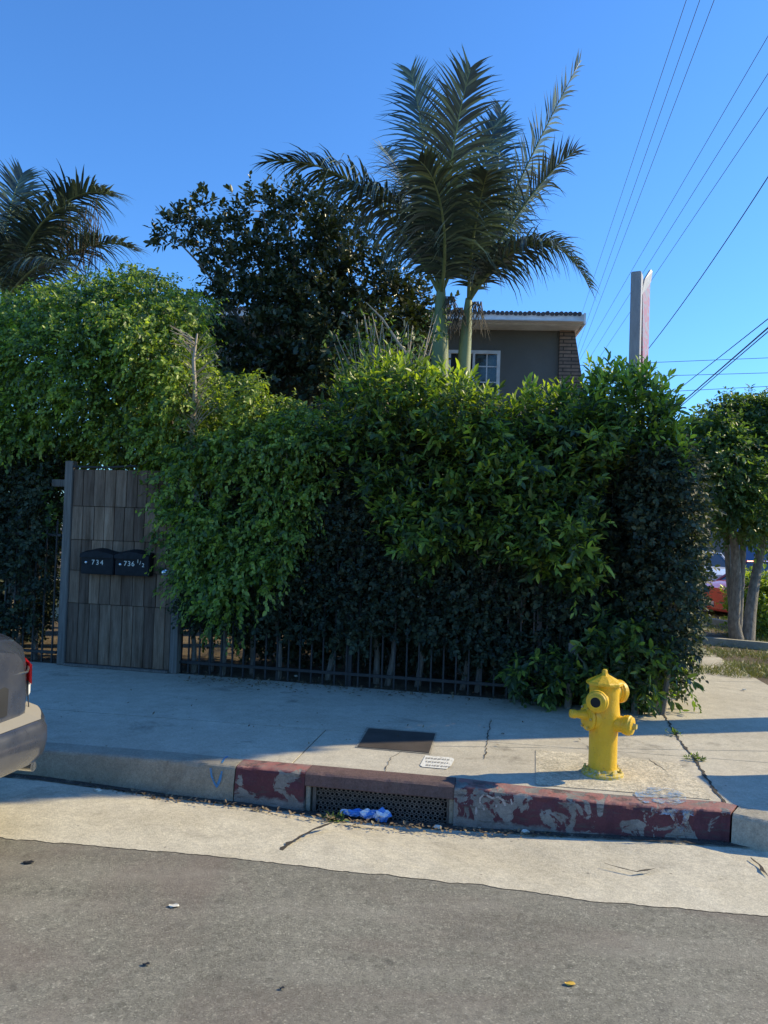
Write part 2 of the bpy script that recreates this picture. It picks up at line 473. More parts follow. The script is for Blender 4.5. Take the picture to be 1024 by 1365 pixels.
# ------------------------------------------------------------------ street frame
A0 = P(85, 885); B0 = P(870, 945)
U = (B0 - A0); U.z = 0; U.normalize()                  # along the fence, to the right
N = Vector((U.y, -U.x, 0))                             # toward the street (towards camera)
if N.y > 0: N = -N
US = Vector((math.cos(R(10.5)), -math.sin(R(10.5)), 0))
UP = Vector((math.sin(R(10.5)), math.cos(R(10.5)), 0))  # along the side street, away


def FP(px, py, off=0.0):                               # pixel -> fence plane (off metres toward street)
    return PL(px, py, A0 + N * off, N)


# kerb top edge (pixels, and the pixel row of its foot)
KT = [(46, 998, 1020), (130, 1005, 1047), (218, 1012, 1060), (313, 1022, 1070.5), (408, 1030, 1085), (500, 1038, 1096), (608, 1048, 1103),
      (695, 1059, 1108), (802, 1070, 1113), (887, 1077, 1117), (962, 1081, 1122), (992, 1088, 1125), (1024, 1095, 1129)]
KTOP = []
for x, y, yb in KT:
    p = P(x, y); d = ray(x, yb); q = CAM + d * (p.y / d.y)
    KTOP.append((p, q.z if x > 60 else -.04))
p0 = KTOP[0][0]
kleft = [(p0 - US * t, -.03) for t in (40, 15, 6, 2)]
pe = KTOP[-1][0]
kright = [(pe + US * 1.2 + UP * .02, -.05), (pe + US * 2.4 + UP * .25, -.04), (pe + US * 3.4 + UP * .9, -.03), (pe + US * 4.1 + UP * 2.0, -.02), (pe + US * 4.3 + UP * 4, -.01), (pe + US * 4.3 + UP * 60, -.01)]
KALL = kleft + KTOP + kright


def resample(pts, step, skip=3.0):
    out = []
    for (a, za), (b, zb) in zip(pts[:-1], pts[1:]):
        L = (b - a).length; k = 1 if L > skip else max(1, int(L / step))
        for i in range(k):
            t = i / k; out.append((a.lerp(b, t), za + (zb - za) * t))
    out.append(pts[-1]); return out


def kerb_mesh(name, pts, mt, chip=.004, parent=None, width=.16):
    pts = resample(pts, .02)
    v = []; f = []
    prof = [(.028, None), (.018, .045), (.006, .128), (.0, .142), (-.012, .150), (-.035, .1535), (-width, .154), (-width, .0)]
    m = len(prof)
    for i, (p, zb) in enumerate(pts):
        t = (pts[min(i + 1, len(pts) - 1)][0] - pts[max(i - 1, 0)][0]); t.z = 0; t.normalize()
        o = Vector((t.y, -t.x, 0))
        for j, (d, z) in enumerate(prof):
            zz = zb - .03 if z is None else (max(z, zb + .02) if j == 1 else z)
            q = p + o * d; q.z = zz
            if j in (2, 3, 4, 5):
                k = noise.noise(Vector((p.x * 9, p.y * 9, j * .35)))
                k2 = noise.noise(Vector((p.x * 30, p.y * 30, j)))
                c = max(0, k - .15) * chip * 8 + k2 * chip
                q -= o * max(c, -.004) * .8; q.z -= max(c, -.003) * (.8 if j < 5 else .3)
            v.append(q)
    for i in range(len(pts) - 1):
        for j in range(m - 1):
            a = i * m + j; f.append((a, a + 1, a + m + 1, a + m))
    f.append(tuple(range(m))); f.append(tuple((len(pts) - 1) * m + j for j in range(m))[::-1])
    return mesh(name, v, f, mt, parent)


def kpt(px):                                            # kerb top point at a pixel column
    for (a, b) in zip(KT[:-1], KT[1:]):
        if a[0] <= px <= b[0]:
            t = (px - a[0]) / (b[0] - a[0]); i = KT.index(a)
            return (KTOP[i][0].lerp(KTOP[i + 1][0], t), KTOP[i][1] * (1 - t) + KTOP[i + 1][1] * t)


def kseg(x0, x1): return [kpt(x0)] + [KTOP[i] for i, k in enumerate(KT) if x0 < k[0] < x1] + [kpt(x1)]


k0 = kerb_mesh('kerb', kleft + kseg(46, 313.5), M_kerbc, .002); tag(k0, kind='structure')
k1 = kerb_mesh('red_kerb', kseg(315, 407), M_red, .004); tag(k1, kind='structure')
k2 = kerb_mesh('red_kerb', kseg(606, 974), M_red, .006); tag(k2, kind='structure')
k3 = kerb_mesh('kerb', kseg(977, 1023.9) + kright, M_kerbc, .003); tag(k3, kind='structure')

# asphalt / gutter edge
ED = [(0, 1117), (80, 1124), (180, 1133), (280, 1141), (360, 1150), (460, 1162), (560, 1172), (640, 1180), (800, 1203), (920, 1213), (1024, 1223)]
EP = [P(x, y, 0) for x, y in ED]
edge = [(EP[0] - US * t) for t in (40, 20, 8, 3, 1)] + EP + [EP[-1] + US * 1.0, EP[-1] + US * 3 + UP * .3, EP[-1] + US * 4.6 + UP * 1.8, EP[-1] + US * 5.0 + UP * 4.5, EP[-1] + US * 5.0 + UP * 60]
edge = [q for q, _ in resample([(e, 0) for e in edge], .015, 2.1)]
ej = []
for i, q in enumerate(edge):
    k = noise.noise(Vector((q.x * 7, q.y * 2, 3))) * .018 + noise.noise(Vector((q.x * 32, q.y * 9, 8))) * .009
    ej.append(Vector((q.x, q.y + k, 0)))
# gutter: strip between foot of kerb and asphalt edge
kf = resample(KALL, .05, 3.0)
kfoot = []
for i, (p, zb) in enumerate(kf):
    t = (kf[min(i + 1, len(kf) - 1)][0] - kf[max(i - 1, 0)][0]); t.z = 0; t.normalize()
    o = Vector((t.y, -t.x, 0)); q = p - o * .05; q.z = zb; kfoot.append(q)


def arc(poly):
    s = [0]
    for a, b in zip(poly[:-1], poly[1:]): s.append(s[-1] + (b - a).length)
    return s


def at_x(poly, xs):
    """sample both lines at the same stretch: by normalised position between matching anchors"""
    s = arc(poly); return s


# match by projection on US for the straight part, by index fraction at the far ends
def sample(poly, key, vals):
    ks = [key(p) for p in poly]; out = []
    for v in vals:
        v = max(ks[0], min(ks[-1], v)); i = 0
        lo, hi = 0, len(ks) - 1
        while hi - lo > 1:
            md = (lo + hi) // 2
            if ks[md] <= v: lo = md
            else: hi = md
        t = (v - ks[lo]) / max(1e-6, ks[hi] - ks[lo]); out.append(poly[lo].lerp(poly[hi], t))
    return out


key = lambda p: p.dot(US) + p.dot(UP)
kk = sorted({round(key(p), 4) for p in ej})
kk = [v for v in kk if v > key(kfoot[0]) + .01 and v < key(kfoot[-1]) - .01]
ea = sample(ej, key, kk); ka = sample(kfoot, key, kk)
v = []; f = []
for i, (a, b) in enumerate(zip(ea, ka)):
    for j in range(9):
        t = j / 8; q = a.lerp(b, t)
        q.z = a.z + (b.z - a.z) * (t ** 1.3) + .003 + .006 * noise.noise(Vector((q.x * 2.5, q.y * 2.5, 1))) * math.sin(math.pi * t)
        v.append(q)
for i in range(len(ea) - 1):
    for j in range(8):
        a = i * 9 + j; f.append((a, a + 9, a + 10, a + 1))
tag(mesh('gutter', v, f, M_gut), kind='structure')
M_kfoot = mat('kerb_foot_strip', (.05, .042, .035), .95); flaky(M_kfoot, .34, .50, 16)  # dark flaky strip running along the foot of the kerb
for nm, t0_, t1_, mt_ in (('kerb_foot_strip', .86, .97, M_kfoot),):
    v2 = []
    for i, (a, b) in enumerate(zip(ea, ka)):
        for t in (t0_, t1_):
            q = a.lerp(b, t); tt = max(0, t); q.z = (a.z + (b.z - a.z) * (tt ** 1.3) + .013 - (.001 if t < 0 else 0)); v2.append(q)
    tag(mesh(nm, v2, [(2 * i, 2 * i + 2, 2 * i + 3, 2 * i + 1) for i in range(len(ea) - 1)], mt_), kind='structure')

# main road sheet
def sheet(name, pts, z, mt, kind='structure'):
    bm = bmesh.new(); vs = [bm.verts.new((p[0], p[1], z)) for p in pts]
    fc = bm.faces.new(vs); bmesh.ops.triangulate(bm, faces=[fc]); bm.normal_update()
    for q in bm.faces:
        if q.normal.z < 0: q.normal_flip()
    me = bpy.data.meshes.new(name); bm.to_mesh(me); bm.free(); me.materials.append(mt)
    o = bpy.data.objects.new(name, me); COL.objects.link(o); tag(o, kind=kind); return o


far = ea[-1]
sheet('road', [tuple(p) for p in ea] + [(far.x + 9, far.y - 1), (26, 1), (60, -10), (60, -45), (-60, -45), (-60, ea[0].y)], 0, M_asph)
ea0 = None
sheet('ground', [(-900, -900), (900, -900), (900, 2500), (-900, 2500)], -.22, M_far)

# ------------------------------------------------------------------ sidewalk slabs
back = [p - (US.cross(Vector((0, 0, 1)))) * 0 for p, z in KALL]
ring = []
for i, (p, zb) in enumerate(kf):
    t = (kf[min(i + 1, len(kf) - 1)][0] - kf[max(i - 1, 0)][0]); t.z = 0; t.normalize()
    o = Vector((t.y, -t.x, 0)); ring.append(p - o * .165)
# region: kerb back line (left..right), along the side street, back to the lot corner and the fence line
corner = P(882, 948)
c1 = corner + UP * 40
sx = P(944, 867) ; sx2 = P(1024, 913)
vdir = (sx - sx2).normalized()
verge_a = sx2 - vdir * 3.2
poly = []
for q in ring:
    if q.dot(UP) < ring[0].dot(UP) + 60 and key(q) < key(ring[-1]) - 50: poly.append((q.x, q.y))
leftback = A0 - U * 40
poly_walk = poly + [(poly[-1][0] - .3, poly[-1][1] + .2)]
end = Vector((poly[-1][0], poly[-1][1], 0))
poly_walk = poly + [tuple((sx2 + vdir * 35)[:2]) if False else tuple((verge_a + US * 3.0)[:2]), tuple(verge_a[:2]), tuple((sx2 + vdir * 40)[:2]), tuple(c1[:2]), tuple(corner[:2]), tuple(A0[:2]), tuple(leftback[:2])]
bm = bmesh.new()
vs = [bm.verts.new((x, y, .148)) for x, y in poly_walk]
bm.faces.new(vs)


def cut(p, q, cond=None):
    d = (q - p); d.z = 0; nn = Vector((d.y, -d.x, 0)).normalized()
    fs = [fc for fc in bm.faces if cond is None or cond(fc.calc_center_median())]
    geom = set(fs)
    for fc in fs: geom.update(fc.edges); geom.update(fc.verts)
    bmesh.ops.bisect_plane(bm, geom=list(geom), plane_co=p, plane_no=nn)


cut(P(882, 948), P(975, 1080))
crk = P(882, 948); crd = (P(975, 1080) - crk).normalized(); crn = Vector((crd.y, -crd.x, 0))
if crn.x < 0: crn = -crn
left = lambda c: (c - crk).dot(crn) < 0
right = lambda c: not left(c)
L1a, L1b = P(63, 945), P(360, 967)
cut(L1a, L1b, left)
cut(P(467, 940), P(391, 1016), left)
base_t = P(467, 940); lu = (L1b - L1a).normalized()
for t in (-4.2, -2.8, -1.4): pass
cut(P(671, 940), P(671, 1040), left)
for t in (-11, -8.2, -5.4, -2.75): cut(base_t + lu * t, P(391, 1016) + lu * t, left)
near = lambda c: left(c) and (c - P(700, 996)).dot(N) > 0 and (c - P(708, 1000)).dot(U) > -.05
cut(P(700, 996), P(900, 1017), lambda c: left(c) and (c - P(671, 1000)).dot(US) > 0 and (c - L1a).dot(N) > .6)
cut(P(708, 997), P(713, 1047), lambda c: left(c) and (c - P(671, 1000)).dot(US) > 0 and (c - P(700, 996)).dot(N) > .05)
cut(P(915, 907), P(1024, 909), right)
cut(P(960, 1000), P(1024, 1001), lambda c: right(c) and c.y < P(915, 907).y)
for yy in (11.5, 13.5, 15.5): cut(Vector((4, yy, 0)), Vector((6, yy - .3, 0)), right)
bmesh.ops.split_edges(bm, edges=bm.edges[:])
v = []; f = []; mi = []
hyd = P(803, 1032)
for fc in list(bm.faces):
    pts = [q.co.copy() for q in fc.verts]
    nrm = fc.normal; cnt = len(pts)
    area = 0
    pts2 = []
    for i in range(cnt):
        a, b, c = pts[i - 1], pts[i], pts[(i + 1) % cnt]
        e1 = (b - a); e2 = (c - b)
        if e1.length < 1e-5: e1 = e2
        if e2.length < 1e-5: e2 = e1
        e1 = e1.normalized(); e2 = e2.normalized()
        n1 = Vector((-e1.y, e1.x, 0)); n2 = Vector((-e2.y, e2.x, 0))
        if nrm.z < 0: n1 = -n1; n2 = -n2
        nb = (n1 + n2)
        if nb.length < .2: nb = n1
        nb.normalize(); pts2.append(b + nb * ((.0055) / max(.4, nb.dot(n1))))
    if nrm.z < 0: pts2 = pts2[::-1]
    b0 = len(v); v += [tuple(p) for p in pts2] + [(p.x, p.y, .10) for p in pts2]
    f.append(tuple(b0 + i for i in range(cnt)))
    inside = left(fc.calc_center_median()) and (fc.calc_center_median() - P(713, 1030)).dot(U) > 0 and (fc.calc_center_median() - P(760, 1004)).dot(N) > 0
    k = 1 if inside else 0
    mi.append(k)
    for i in range(cnt):
        j = (i + 1) % cnt; f.append((b0 + i, b0 + cnt + i, b0 + cnt + j, b0 + j)); mi.append(k)
bm.free()
bm = bmesh.new()
vv = [bm.verts.new(p) for p in v]
for q, k in zip(f, mi):
    try:
        fc = bm.faces.new([vv[i] for i in q]); fc.material_index = k
    except ValueError: pass
bmesh.ops.triangulate(bm, faces=[q for q in bm.faces if len(q.verts) > 4])
me = bpy.data.meshes.new('sidewalk'); bm.to_mesh(me); bm.free()
me.materials.append(M_walk); me.materials.append(M_aggr)
o = bpy.data.objects.new('sidewalk', me); COL.objects.link(o); tag(o, kind='structure')
sheet('sidewalk_bed', poly_walk, .128, M_gap)

# yard (behind the fence) and verge
sheet('yard', [tuple((corner + N * .5 + U * .12)[:2]), tuple((c1 + U * .12)[:2]), (c1.x - 45, c1.y), tuple((leftback + Vector((0, 30, 0)))[:2]), tuple((leftback + N * .5)[:2])], .135, M_soil)
ve = kright[-1][0]
sheet('verge', [tuple(verge_a[:2]), tuple((verge_a + US * 3.0)[:2])] + [(q[0], q[1]) for q in ((kright[4][0] - US * .17)[:2], (ve - US * .17)[:2])] + [tuple((sx2 + vdir * 40)[:2])], .138, M_soil)

# crack with weeds and a few more cracks: dark thin crooked strips pressed in the surface
def crack(name, pix, w, z, parent=None, mt=M_gap, kind='structure'):
    pts = [P(x, y, z) for x, y in pix]
    pts = [q for q, _ in resample([(p, 0) for p in pts], .03, 99)]
    v = []; f = []
    for i, p in enumerate(pts):
        t = (pts[min(i + 1, len(pts) - 1)] - pts[max(i - 1, 0)]); t.normalize(); o = Vector((t.y, -t.x, 0))
        k = noise.noise(Vector((p.x * 14, p.y * 14, 5))) * .02; ww = w * (.5 + abs(noise.noise(Vector((p.x * 20, p.y * 20, 9)))) * 2.2) * min(1, (i + 1) / 4, (len(pts) - i) / 4)
        v += [p + o * (k - ww), p + o * (k + ww)]
    for i in range(len(pts) - 1): f.append((2 * i, 2 * i + 1, 2 * i + 3, 2 * i + 2))
    o = mesh(name, v, f, mt, parent)
    if kind: tag(o, kind=kind)
    return o


sheet('sidewalk_patch', [tuple(P(x, y)[:2]) for x, y in ((714, 1000), (760, 1003), (830, 1009), (905, 1018), (925, 1036), (946, 1060), (948, 1066), (887, 1060.5), (800, 1053), (760, 1050), (714, 1046))], .1515, M_aggr)
crack('sidewalk_crack', [(883, 950), (905, 985), (925, 1010), (948, 1045), (972, 1077)], .009, .1525)
crack('gutter_crack', [(448, 1096), (420, 1105), (395, 1118), (378, 1130), (362, 1149)], .010, -.006)
crack('gutter_crack', [(806, 1150), (830, 1157), (850, 1163), (872, 1156)], .009, .001)
crack('gutter_crack', [(1000, 1143), (1012, 1152), (1024, 1168)], .009, .001)
crack('sidewalk_crack', [(655, 958), (650, 985), (646, 1012)], .003, .1525)
crack('sidewalk_crack', [(540, 1000), (520, 1010), (512, 1032)], .002, .1525)
crack('sidewalk_crack', [(775, 990), (800, 1004), (828, 1012)], .003, .1525)
crack('sidewalk_crack', [(862, 1010), (880, 1022), (890, 1030)], .003, .1525)

# ------------------------------------------------------------------ leaves engine
def unit(a): return a / np.maximum(np.linalg.norm(a, axis=1, keepdims=True), 1e-9)


def sprigs(base, dirn, k=10, slen=.25, L=.06, W=.028, droop=.4, spread=.8, rng=RNG, curl=.15, upb=.6, tipc=0.0):
    """leaves along short stems -> (verts, quads, rnd)"""
    n = len(base); dirn = unit(dirn)
    ref = np.tile(np.array([[0, 0, 1.0]]), (n, 1)) + rng.normal(0, .3, (n, 3))
    a = unit(np.cross(dirn, ref)); b = np.cross(dirn, a)
    sl = slen * rng.uniform(.6, 1.3, (n, 1))
    szv = rng.uniform(.72, 1.28, (n, 1))
    V = []; RN = []
    ph = rng.uniform(0, 6.28, (n, 1)); sr = rng.uniform(0, 1, n)
    for j in range(k):
        t = (j + .5) / k
        pos = base + dirn * sl * t + np.array([[0, 0, -1.0]]) * sl * droop * t * t * .7
        an = ph + j * 2.4
        side = a * np.cos(an) + b * np.sin(an)
        d = unit(dirn * (.45 + .5 * t) + side * spread * (1.1 - .5 * t) + np.array([[0, 0, -1.0]]) * droop + rng.normal(0, .18, (n, 3)))
        nb = rng.normal(0, .35, (n, 3)) + np.array([[0, 0, upb]]) - side * .2 + dirn * .25
        s = unit(np.cross(d, nb)); nn = np.cross(s, d)
        l = L * szv * rng.uniform(.65, 1.2, (n, 1)) * (1 - .25 * abs(t - .5)); w = l * W / L * .5 * rng.uniform(.85, 1.15, (n, 1))
        p0 = pos; tip = pos + d * l - nn * l * curl
        m1 = pos + d * l * .32 + nn * w * .25; m2 = pos + d * l * .70 + nn * (w * .2 - l * curl * .35)
        V.append(np.stack([p0, m1 + s * w * 1.12, m2 + s * w * .95, tip, m2 - s * w * .95, m1 - s * w * 1.12], 1))
        RN.append(np.clip(sr * .45 + rng.uniform(0, .45, n) + tipc * t, 0, 1))
    V = np.concatenate(V, 0); RN = np.concatenate(RN)
    m = len(V); idx = np.arange(m)[:, None] * 6
    Q = np.concatenate([idx + np.array([[0, 3, 2, 1]]), idx + np.array([[0, 5, 4, 3]])], 1).reshape(-1, 4)
    return V.reshape(-1, 3), Q, np.repeat(RN, 2)


def merge(parts):
    vs, fs, rs = [], [], []; b = 0
    for v, f, r in parts:
        vs.append(v); fs.append(f + b); rs.append(r); b += len(v)
    return np.concatenate(vs), np.concatenate(fs), np.concatenate(rs)


def inpoly(x, y, poly):
    ins = np.zeros(len(x), bool); j = len(poly) - 1
    for i in range(len(poly)):
        xi, yi = poly[i]; xj, yj = poly[j]
        c = ((yi > y) != (yj > y)) & (x < (xj - xi) * (y - yi) / (yj - yi + 1e-9) + xi)
        ins ^= c; j = i
    return ins


def edgedist(x, y, poly):
    d = np.full(len(x), 1e9); j = len(poly) - 1
    for i in range(len(poly)):
        ax, ay = poly[j]; bx, by = poly[i]; L2 = (bx - ax) ** 2 + (by - ay) ** 2 + 1e-9
        t = np.clip(((x - ax) * (bx - ax) + (y - ay) * (by - ay)) / L2, 0, 1)
        d = np.minimum(d, np.hypot(x - ax - t * (bx - ax), y - ay - t * (by - ay))); j = i
    return d


def nz(p, s, seed=0.0): return np.array([noise.noise(Vector((q[0] * s + seed, q[1] * s, q[2] * s))) for q in p])


npv = lambda q: np.array([q.x, q.y, q.z])
nN = npv(N)


def hedge_points(poly, off, thick, per_m2, bulge=.2, seed=0, rngd=28, gap=-.45, gapamt=.8, edgepx=32, edge_in=.35):
    """random stem bases in the volume behind a silhouette; poly in pixels, plane = fence plane + off"""
    xs = [p[0] for p in poly]; ys = [p[1] for p in poly]
    x0, x1, y0, y1 = min(xs), max(xs), min(ys), max(ys)
    dmean = FP((x0 + x1) / 2, (y0 + y1) / 2, off).y
    area = (x1 - x0) * (y1 - y0) * (dmean / F) ** 2
    n = int(area * per_m2)
    x = RNG.uniform(x0, x1, n); y = RNG.uniform(y0, y1, n)
    k = inpoly(x, y, poly); x = x[k]; y = y[k]; n = len(x)
    ed = edgedist(x, y, poly)
    # rays to plane
    f_, r_, u_ = npv(fwd), npv(rt), npv(up)
    d = f_[None] + r_[None] * ((x - 512) / F)[:, None] - u_[None] * ((y - 682.5) / F)[:, None]
    p0 = npv(A0 + N * off); c = npv(CAM)
    t = ((p0 - c) @ nN) / (d @ nN)
    p = c + d * t[:, None]
    nb = nz(p, 1.6, seed) * .7 + nz(p, 3.7, seed + 7) * .45
    g = nz(p, 4.5, seed + 31)
    keep = RNG.uniform(0, 1, n) > gapamt * np.clip((gap - nb) * 3 + (g < -.25) * .5, 0, 1)
    depth = thick * RNG.uniform(0, 1, n) ** 1.7
    eo = edge_in * np.clip(1 - ed / edgepx, 0, 1) ** 2
    disp = nb * bulge - depth - eo
    sc = disp                                               # move along the ray so the silhouette holds
    dn = d / (d @ nN)[:, None]
    q = p + dn * sc[:, None]
    return q[keep], (depth / thick)[keep], ed[keep]


def limbs(g, start, ends, r0, r1=.006, seg=6, wob=.12, n=6):
    for e in ends:
        pts = []; s = Vector(start); e = Vector(e); L = (e - s).length
        for i in range(seg + 1):
            t = i / seg
            q = s.lerp(e, t) + Vector((noise.noise(Vector((e.x * 3, t * 3, 1))), noise.noise(Vector((e.y * 3, t * 3, 5))), .3 * t * (1 - t) * 2)) * wob * math.sin(math.pi * t) * L
            pts.append(q)
        g.tube(pts, [r0 + (r1 - r0) * (i / seg) ** .7 for i in range(seg + 1)], n, cap=False)


def hedge(name, label, cat, mt, poly, off, thick, per_m2, sp, bulge=.2, seed=0, outd=.7, upd=.35, group=None, trunks=(), toplift=0, **kw):
    pts, dep, ed = hedge_points(poly, off, thick, per_m2, bulge, seed, **kw)
    n = len(pts)
    dr = nN[None] * outd * (1 - dep * .8)[:, None] + np.array([[0, 0, upd]]) + RNG.normal(0, .5, (n, 3))
    if toplift: dr[:, 2] += toplift * np.clip(1 - ed / 25, 0, 1)
    xs = [p[0] for p in poly]; bx = sum(xs) / len(xs)
    b = A0 + U * (FP(bx, 700, off) - A0).dot(U) + N * off; b.z = .14
    r_ = root(name, b, label, cat, group)
    v, f, rn = sprigs(pts, dr, **sp)
    mesh('foliage', v, f, mt, r_, rnd=rn)
    g = G()
    sel = RNG.choice(n, min(n, 50), replace=False)
    for tx in trunks:
        p0 = FP(tx, 800, off - thick * .5); s = Vector((p0.x, p0.y, .12))
        mid = Vector((p0.x + random.uniform(-.08, .08), p0.y + random.uniform(-.05, .05), .75))
        g = G(); g.tube([s, s.lerp(mid, .5) + Vector((.02, .02, 0)), mid], [.035, .028, .024], 7)
        cand = sorted(sel, key=lambda i: abs(pts[i][0] - mid.x))[:9]
        limbs(g, mid, [pts[i] for i in cand if pts[i][2] > .5], .02, .004)
        g.obj('stem', M_bark, r_, smooth=True)
    return r_, pts


# ------------------------------------------------------------------ hedges along the fence
SP_F = dict(tipc=.3, k=12, slen=.28, L=.056, W=.027, droop=.62, spread=.8, curl=.2)
SP_H = dict(k=10, slen=.20, L=.052, W=.030, droop=.30, spread=.9)
SP_B = dict(k=11, slen=.30, L=.100, W=.030, droop=.22, spread=.75, tipc=.22)

pf = [(-70, 430), (-20, 412), (30, 392), (70, 380), (110, 378), (150, 366), (185, 360), (215, 372), (240, 388), (262, 385), (280, 402), (274, 430), (286, 455), (282, 485), (302, 512), (306, 545), (296, 572), (300, 592), (262, 600), (235, 622), (212, 648), (205, 630), (150, 622), (95, 626), (80, 648), (30, 640), (-70, 655)]
ft, pts = hedge('weeping_fig_tree', 'broad light green weeping fig arching over the wooden gate', 'tree', M_ficus, pf, .15, 1.7, 1350, SP_F, bulge=.42, seed=3, outd=.7, upd=.1, edge_in=.75, edgepx=60, gap=-.6, gapamt=.5)
# dead pale stem with bare twigs visible at the right side of the fig
g = G()
bs = FP(262, 610, -.2); 
g.tube([FP(258, 600, -.1), FP(257, 560, .12), FP(260, 520, .2), FP(258, 480, .2), FP(263, 445, .1)], [.036, .032, .027, .02, .01], 7)
for i in range(70):
    y = random.uniform(450, 580); sd = random.choice((-1, 1)); s = FP(259, y, .16)
    e = FP(259 + sd * random.uniform(10, 34), y - random.uniform(5, 34), random.uniform(.1, .35))
    g.tube([s, s.lerp(e, .5) + Vector((0, 0, .02)), e], [.006, .004, .002], 4)
g.obj('bare_stem', M_twig, ft, smooth=True)
g = G()
for tx in (20, 150, 240):
    p0 = FP(tx, 700, -.75); s = Vector((p0.x, p0.y, .12)); m2 = FP(tx + 5, 600, -.8)
    g.tube([s, s.lerp(m2, .5) + Vector((.04, 0, 0)), m2], [.07, .055, .045], 9)
    limbs(g, m2, [pts[i] for i in sorted(RNG.choice(len(pts), 80, replace=False), key=lambda i: abs(pts[i][0] - m2.x))[:14]], .035, .006)
g.obj('trunk', M_bark, ft, smooth=True)

pl = [(-70, 600), (60, 600), (88, 612), (88, 640), (84, 652), (80, 700), (78, 760), (80, 790), (70, 815), (68, 840), (44, 862), (20, 866), (-70, 860)]
hedge('clipped_hedge', 'dark leafy hedge on the iron fence left of the wooden gate', 'hedge', M_hedge, pl, .05, .5, 800, SP_H, bulge=.1, seed=9, gap=-.15, gapamt=.9, trunks=(-30, 25, 50))
pv = [(52, 640), (84, 628), (88, 650), (84, 700), (72, 735), (62, 745), (55, 700)]
hedge('climbing_vine', 'small sunlit vine with pale leaves beside the left gate post', 'vine', M_ficus, pv, .12, .2, 330, dict(k=7, slen=.16, L=.062, W=.036, droop=.5, spread=.8), bulge=.05, seed=12)

pm = [(206, 650), (212, 606), (236, 588), (262, 574), (300, 566), (322, 560), (316, 540), (322, 512), (342, 503), (358, 520), (357, 545), (380, 540), (396, 534), (415, 548), (440, 570), (446, 600), (440, 650), (425, 700), (405, 760), (360, 790), (330, 828), (296, 832), (262, 812), (232, 770), (222, 735), (208, 700)]
hedge('weeping_fig_hedge', 'drooping light green fig hedge spilling over right edge of gate', 'hedge', M_ficus, pm, .28, .8, 1150, SP_F, bulge=.28, seed=21, outd=.7, upd=.1, trunks=(262, 300, 375), gap=-.2, gapamt=.8)
pd = [(236, 834), (228, 720), (300, 640), (400, 590), (440, 575), (520, 560), (800, 560), (880, 585), (905, 592), (922, 612), (936, 650), (940, 700), (936, 760), (936, 800), (926, 850), (926, 885), (905, 915), (860, 922), (680, 915), (640, 888), (600, 872), (560, 870), (540, 850), (500, 862), (460, 874), (420, 858), (380, 850), (340, 858), (290, 838)]
hedge('clipped_hedge', 'long dark small leaved hedge growing over the iron fence', 'hedge', M_hedge, pd, .08, .75, 1250, SP_H, bulge=.16, seed=30, gap=-.22, gapamt=.85, trunks=(285, 340, 440, 505, 560, 620, 700, 780, 860), edgepx=22)
pb = [(440, 600), (444, 562), (452, 535), (470, 520), (488, 505), (515, 497), (540, 500), (560, 512), (585, 524), (602, 528), (625, 534), (645, 540), (660, 550), (685, 547), (705, 543), (730, 547), (752, 543), (775, 540), (800, 522), (822, 512), (850, 512), (872, 526), (884, 545), (892, 585), (902, 612), (880, 632), (850, 620), (812, 640), (798, 690), (808, 740), (800, 790), (770, 802), (735, 780), (700, 772), (650, 745), (600, 765), (560, 772), (525, 745), (505, 700), (480, 660), (455, 640)]
bs_, bpts = hedge('privet_shrub', 'large long leaved green shrub over the middle of the hedge', 'shrub', M_big, pb, .42, 1.3, 800, SP_B, bulge=.34, seed=44, outd=.75, upd=.45, toplift=.6, gap=-.22, gapamt=.8, trunks=(520, 640, 760))
pw = [(672, 930), (676, 890), (700, 868), (735, 872), (765, 868), (780, 836), (800, 822), (830, 815), (850, 810), (872, 815), (878, 845), (902, 862), (920, 880), (922, 905), (905, 918), (880, 920), (862, 938), (840, 942), (800, 935), (740, 938), (700, 934)]
hedge('low_shrub', 'low bright green shrub at the hedge foot behind the hydrant', 'shrub', M_big, pw, .48, .5, 420, dict(k=10, slen=.22, L=.095, W=.03, droop=.35, spread=.75, tipc=.15), bulge=.12, seed=51, outd=.8, upd=.25, gapamt=.5, trunks=(760, 850))
# protruding shoots along the shrub's top
tops = []
for x, y in [(470, 520), (500, 498), (530, 496), (560, 510), (590, 512), (612, 512), (690, 530), (705, 526), (735, 532), (790, 516), (800, 508), (825, 505), (835, 508), (852, 505), (868, 515), (880, 530), (888, 560), (895, 580), (905, 600), (898, 620), (880, 548)]:
    for k in range(5): tops.append(npv(FP(x + random.uniform(-12, 12), y + random.uniform(8, 26), random.uniform(-.3, .45))))
tops = np.array(tops)
v, f, rn = sprigs(tops, np.array([[.1, -.1, 1.0]]) + RNG.normal(0, .28, (len(tops), 3)), k=10, slen=.26, L=.11, W=.036, droop=.05, spread=.7, tipc=.5)
mesh('top_shoots', v, f, M_big, bs_, rnd=rn)

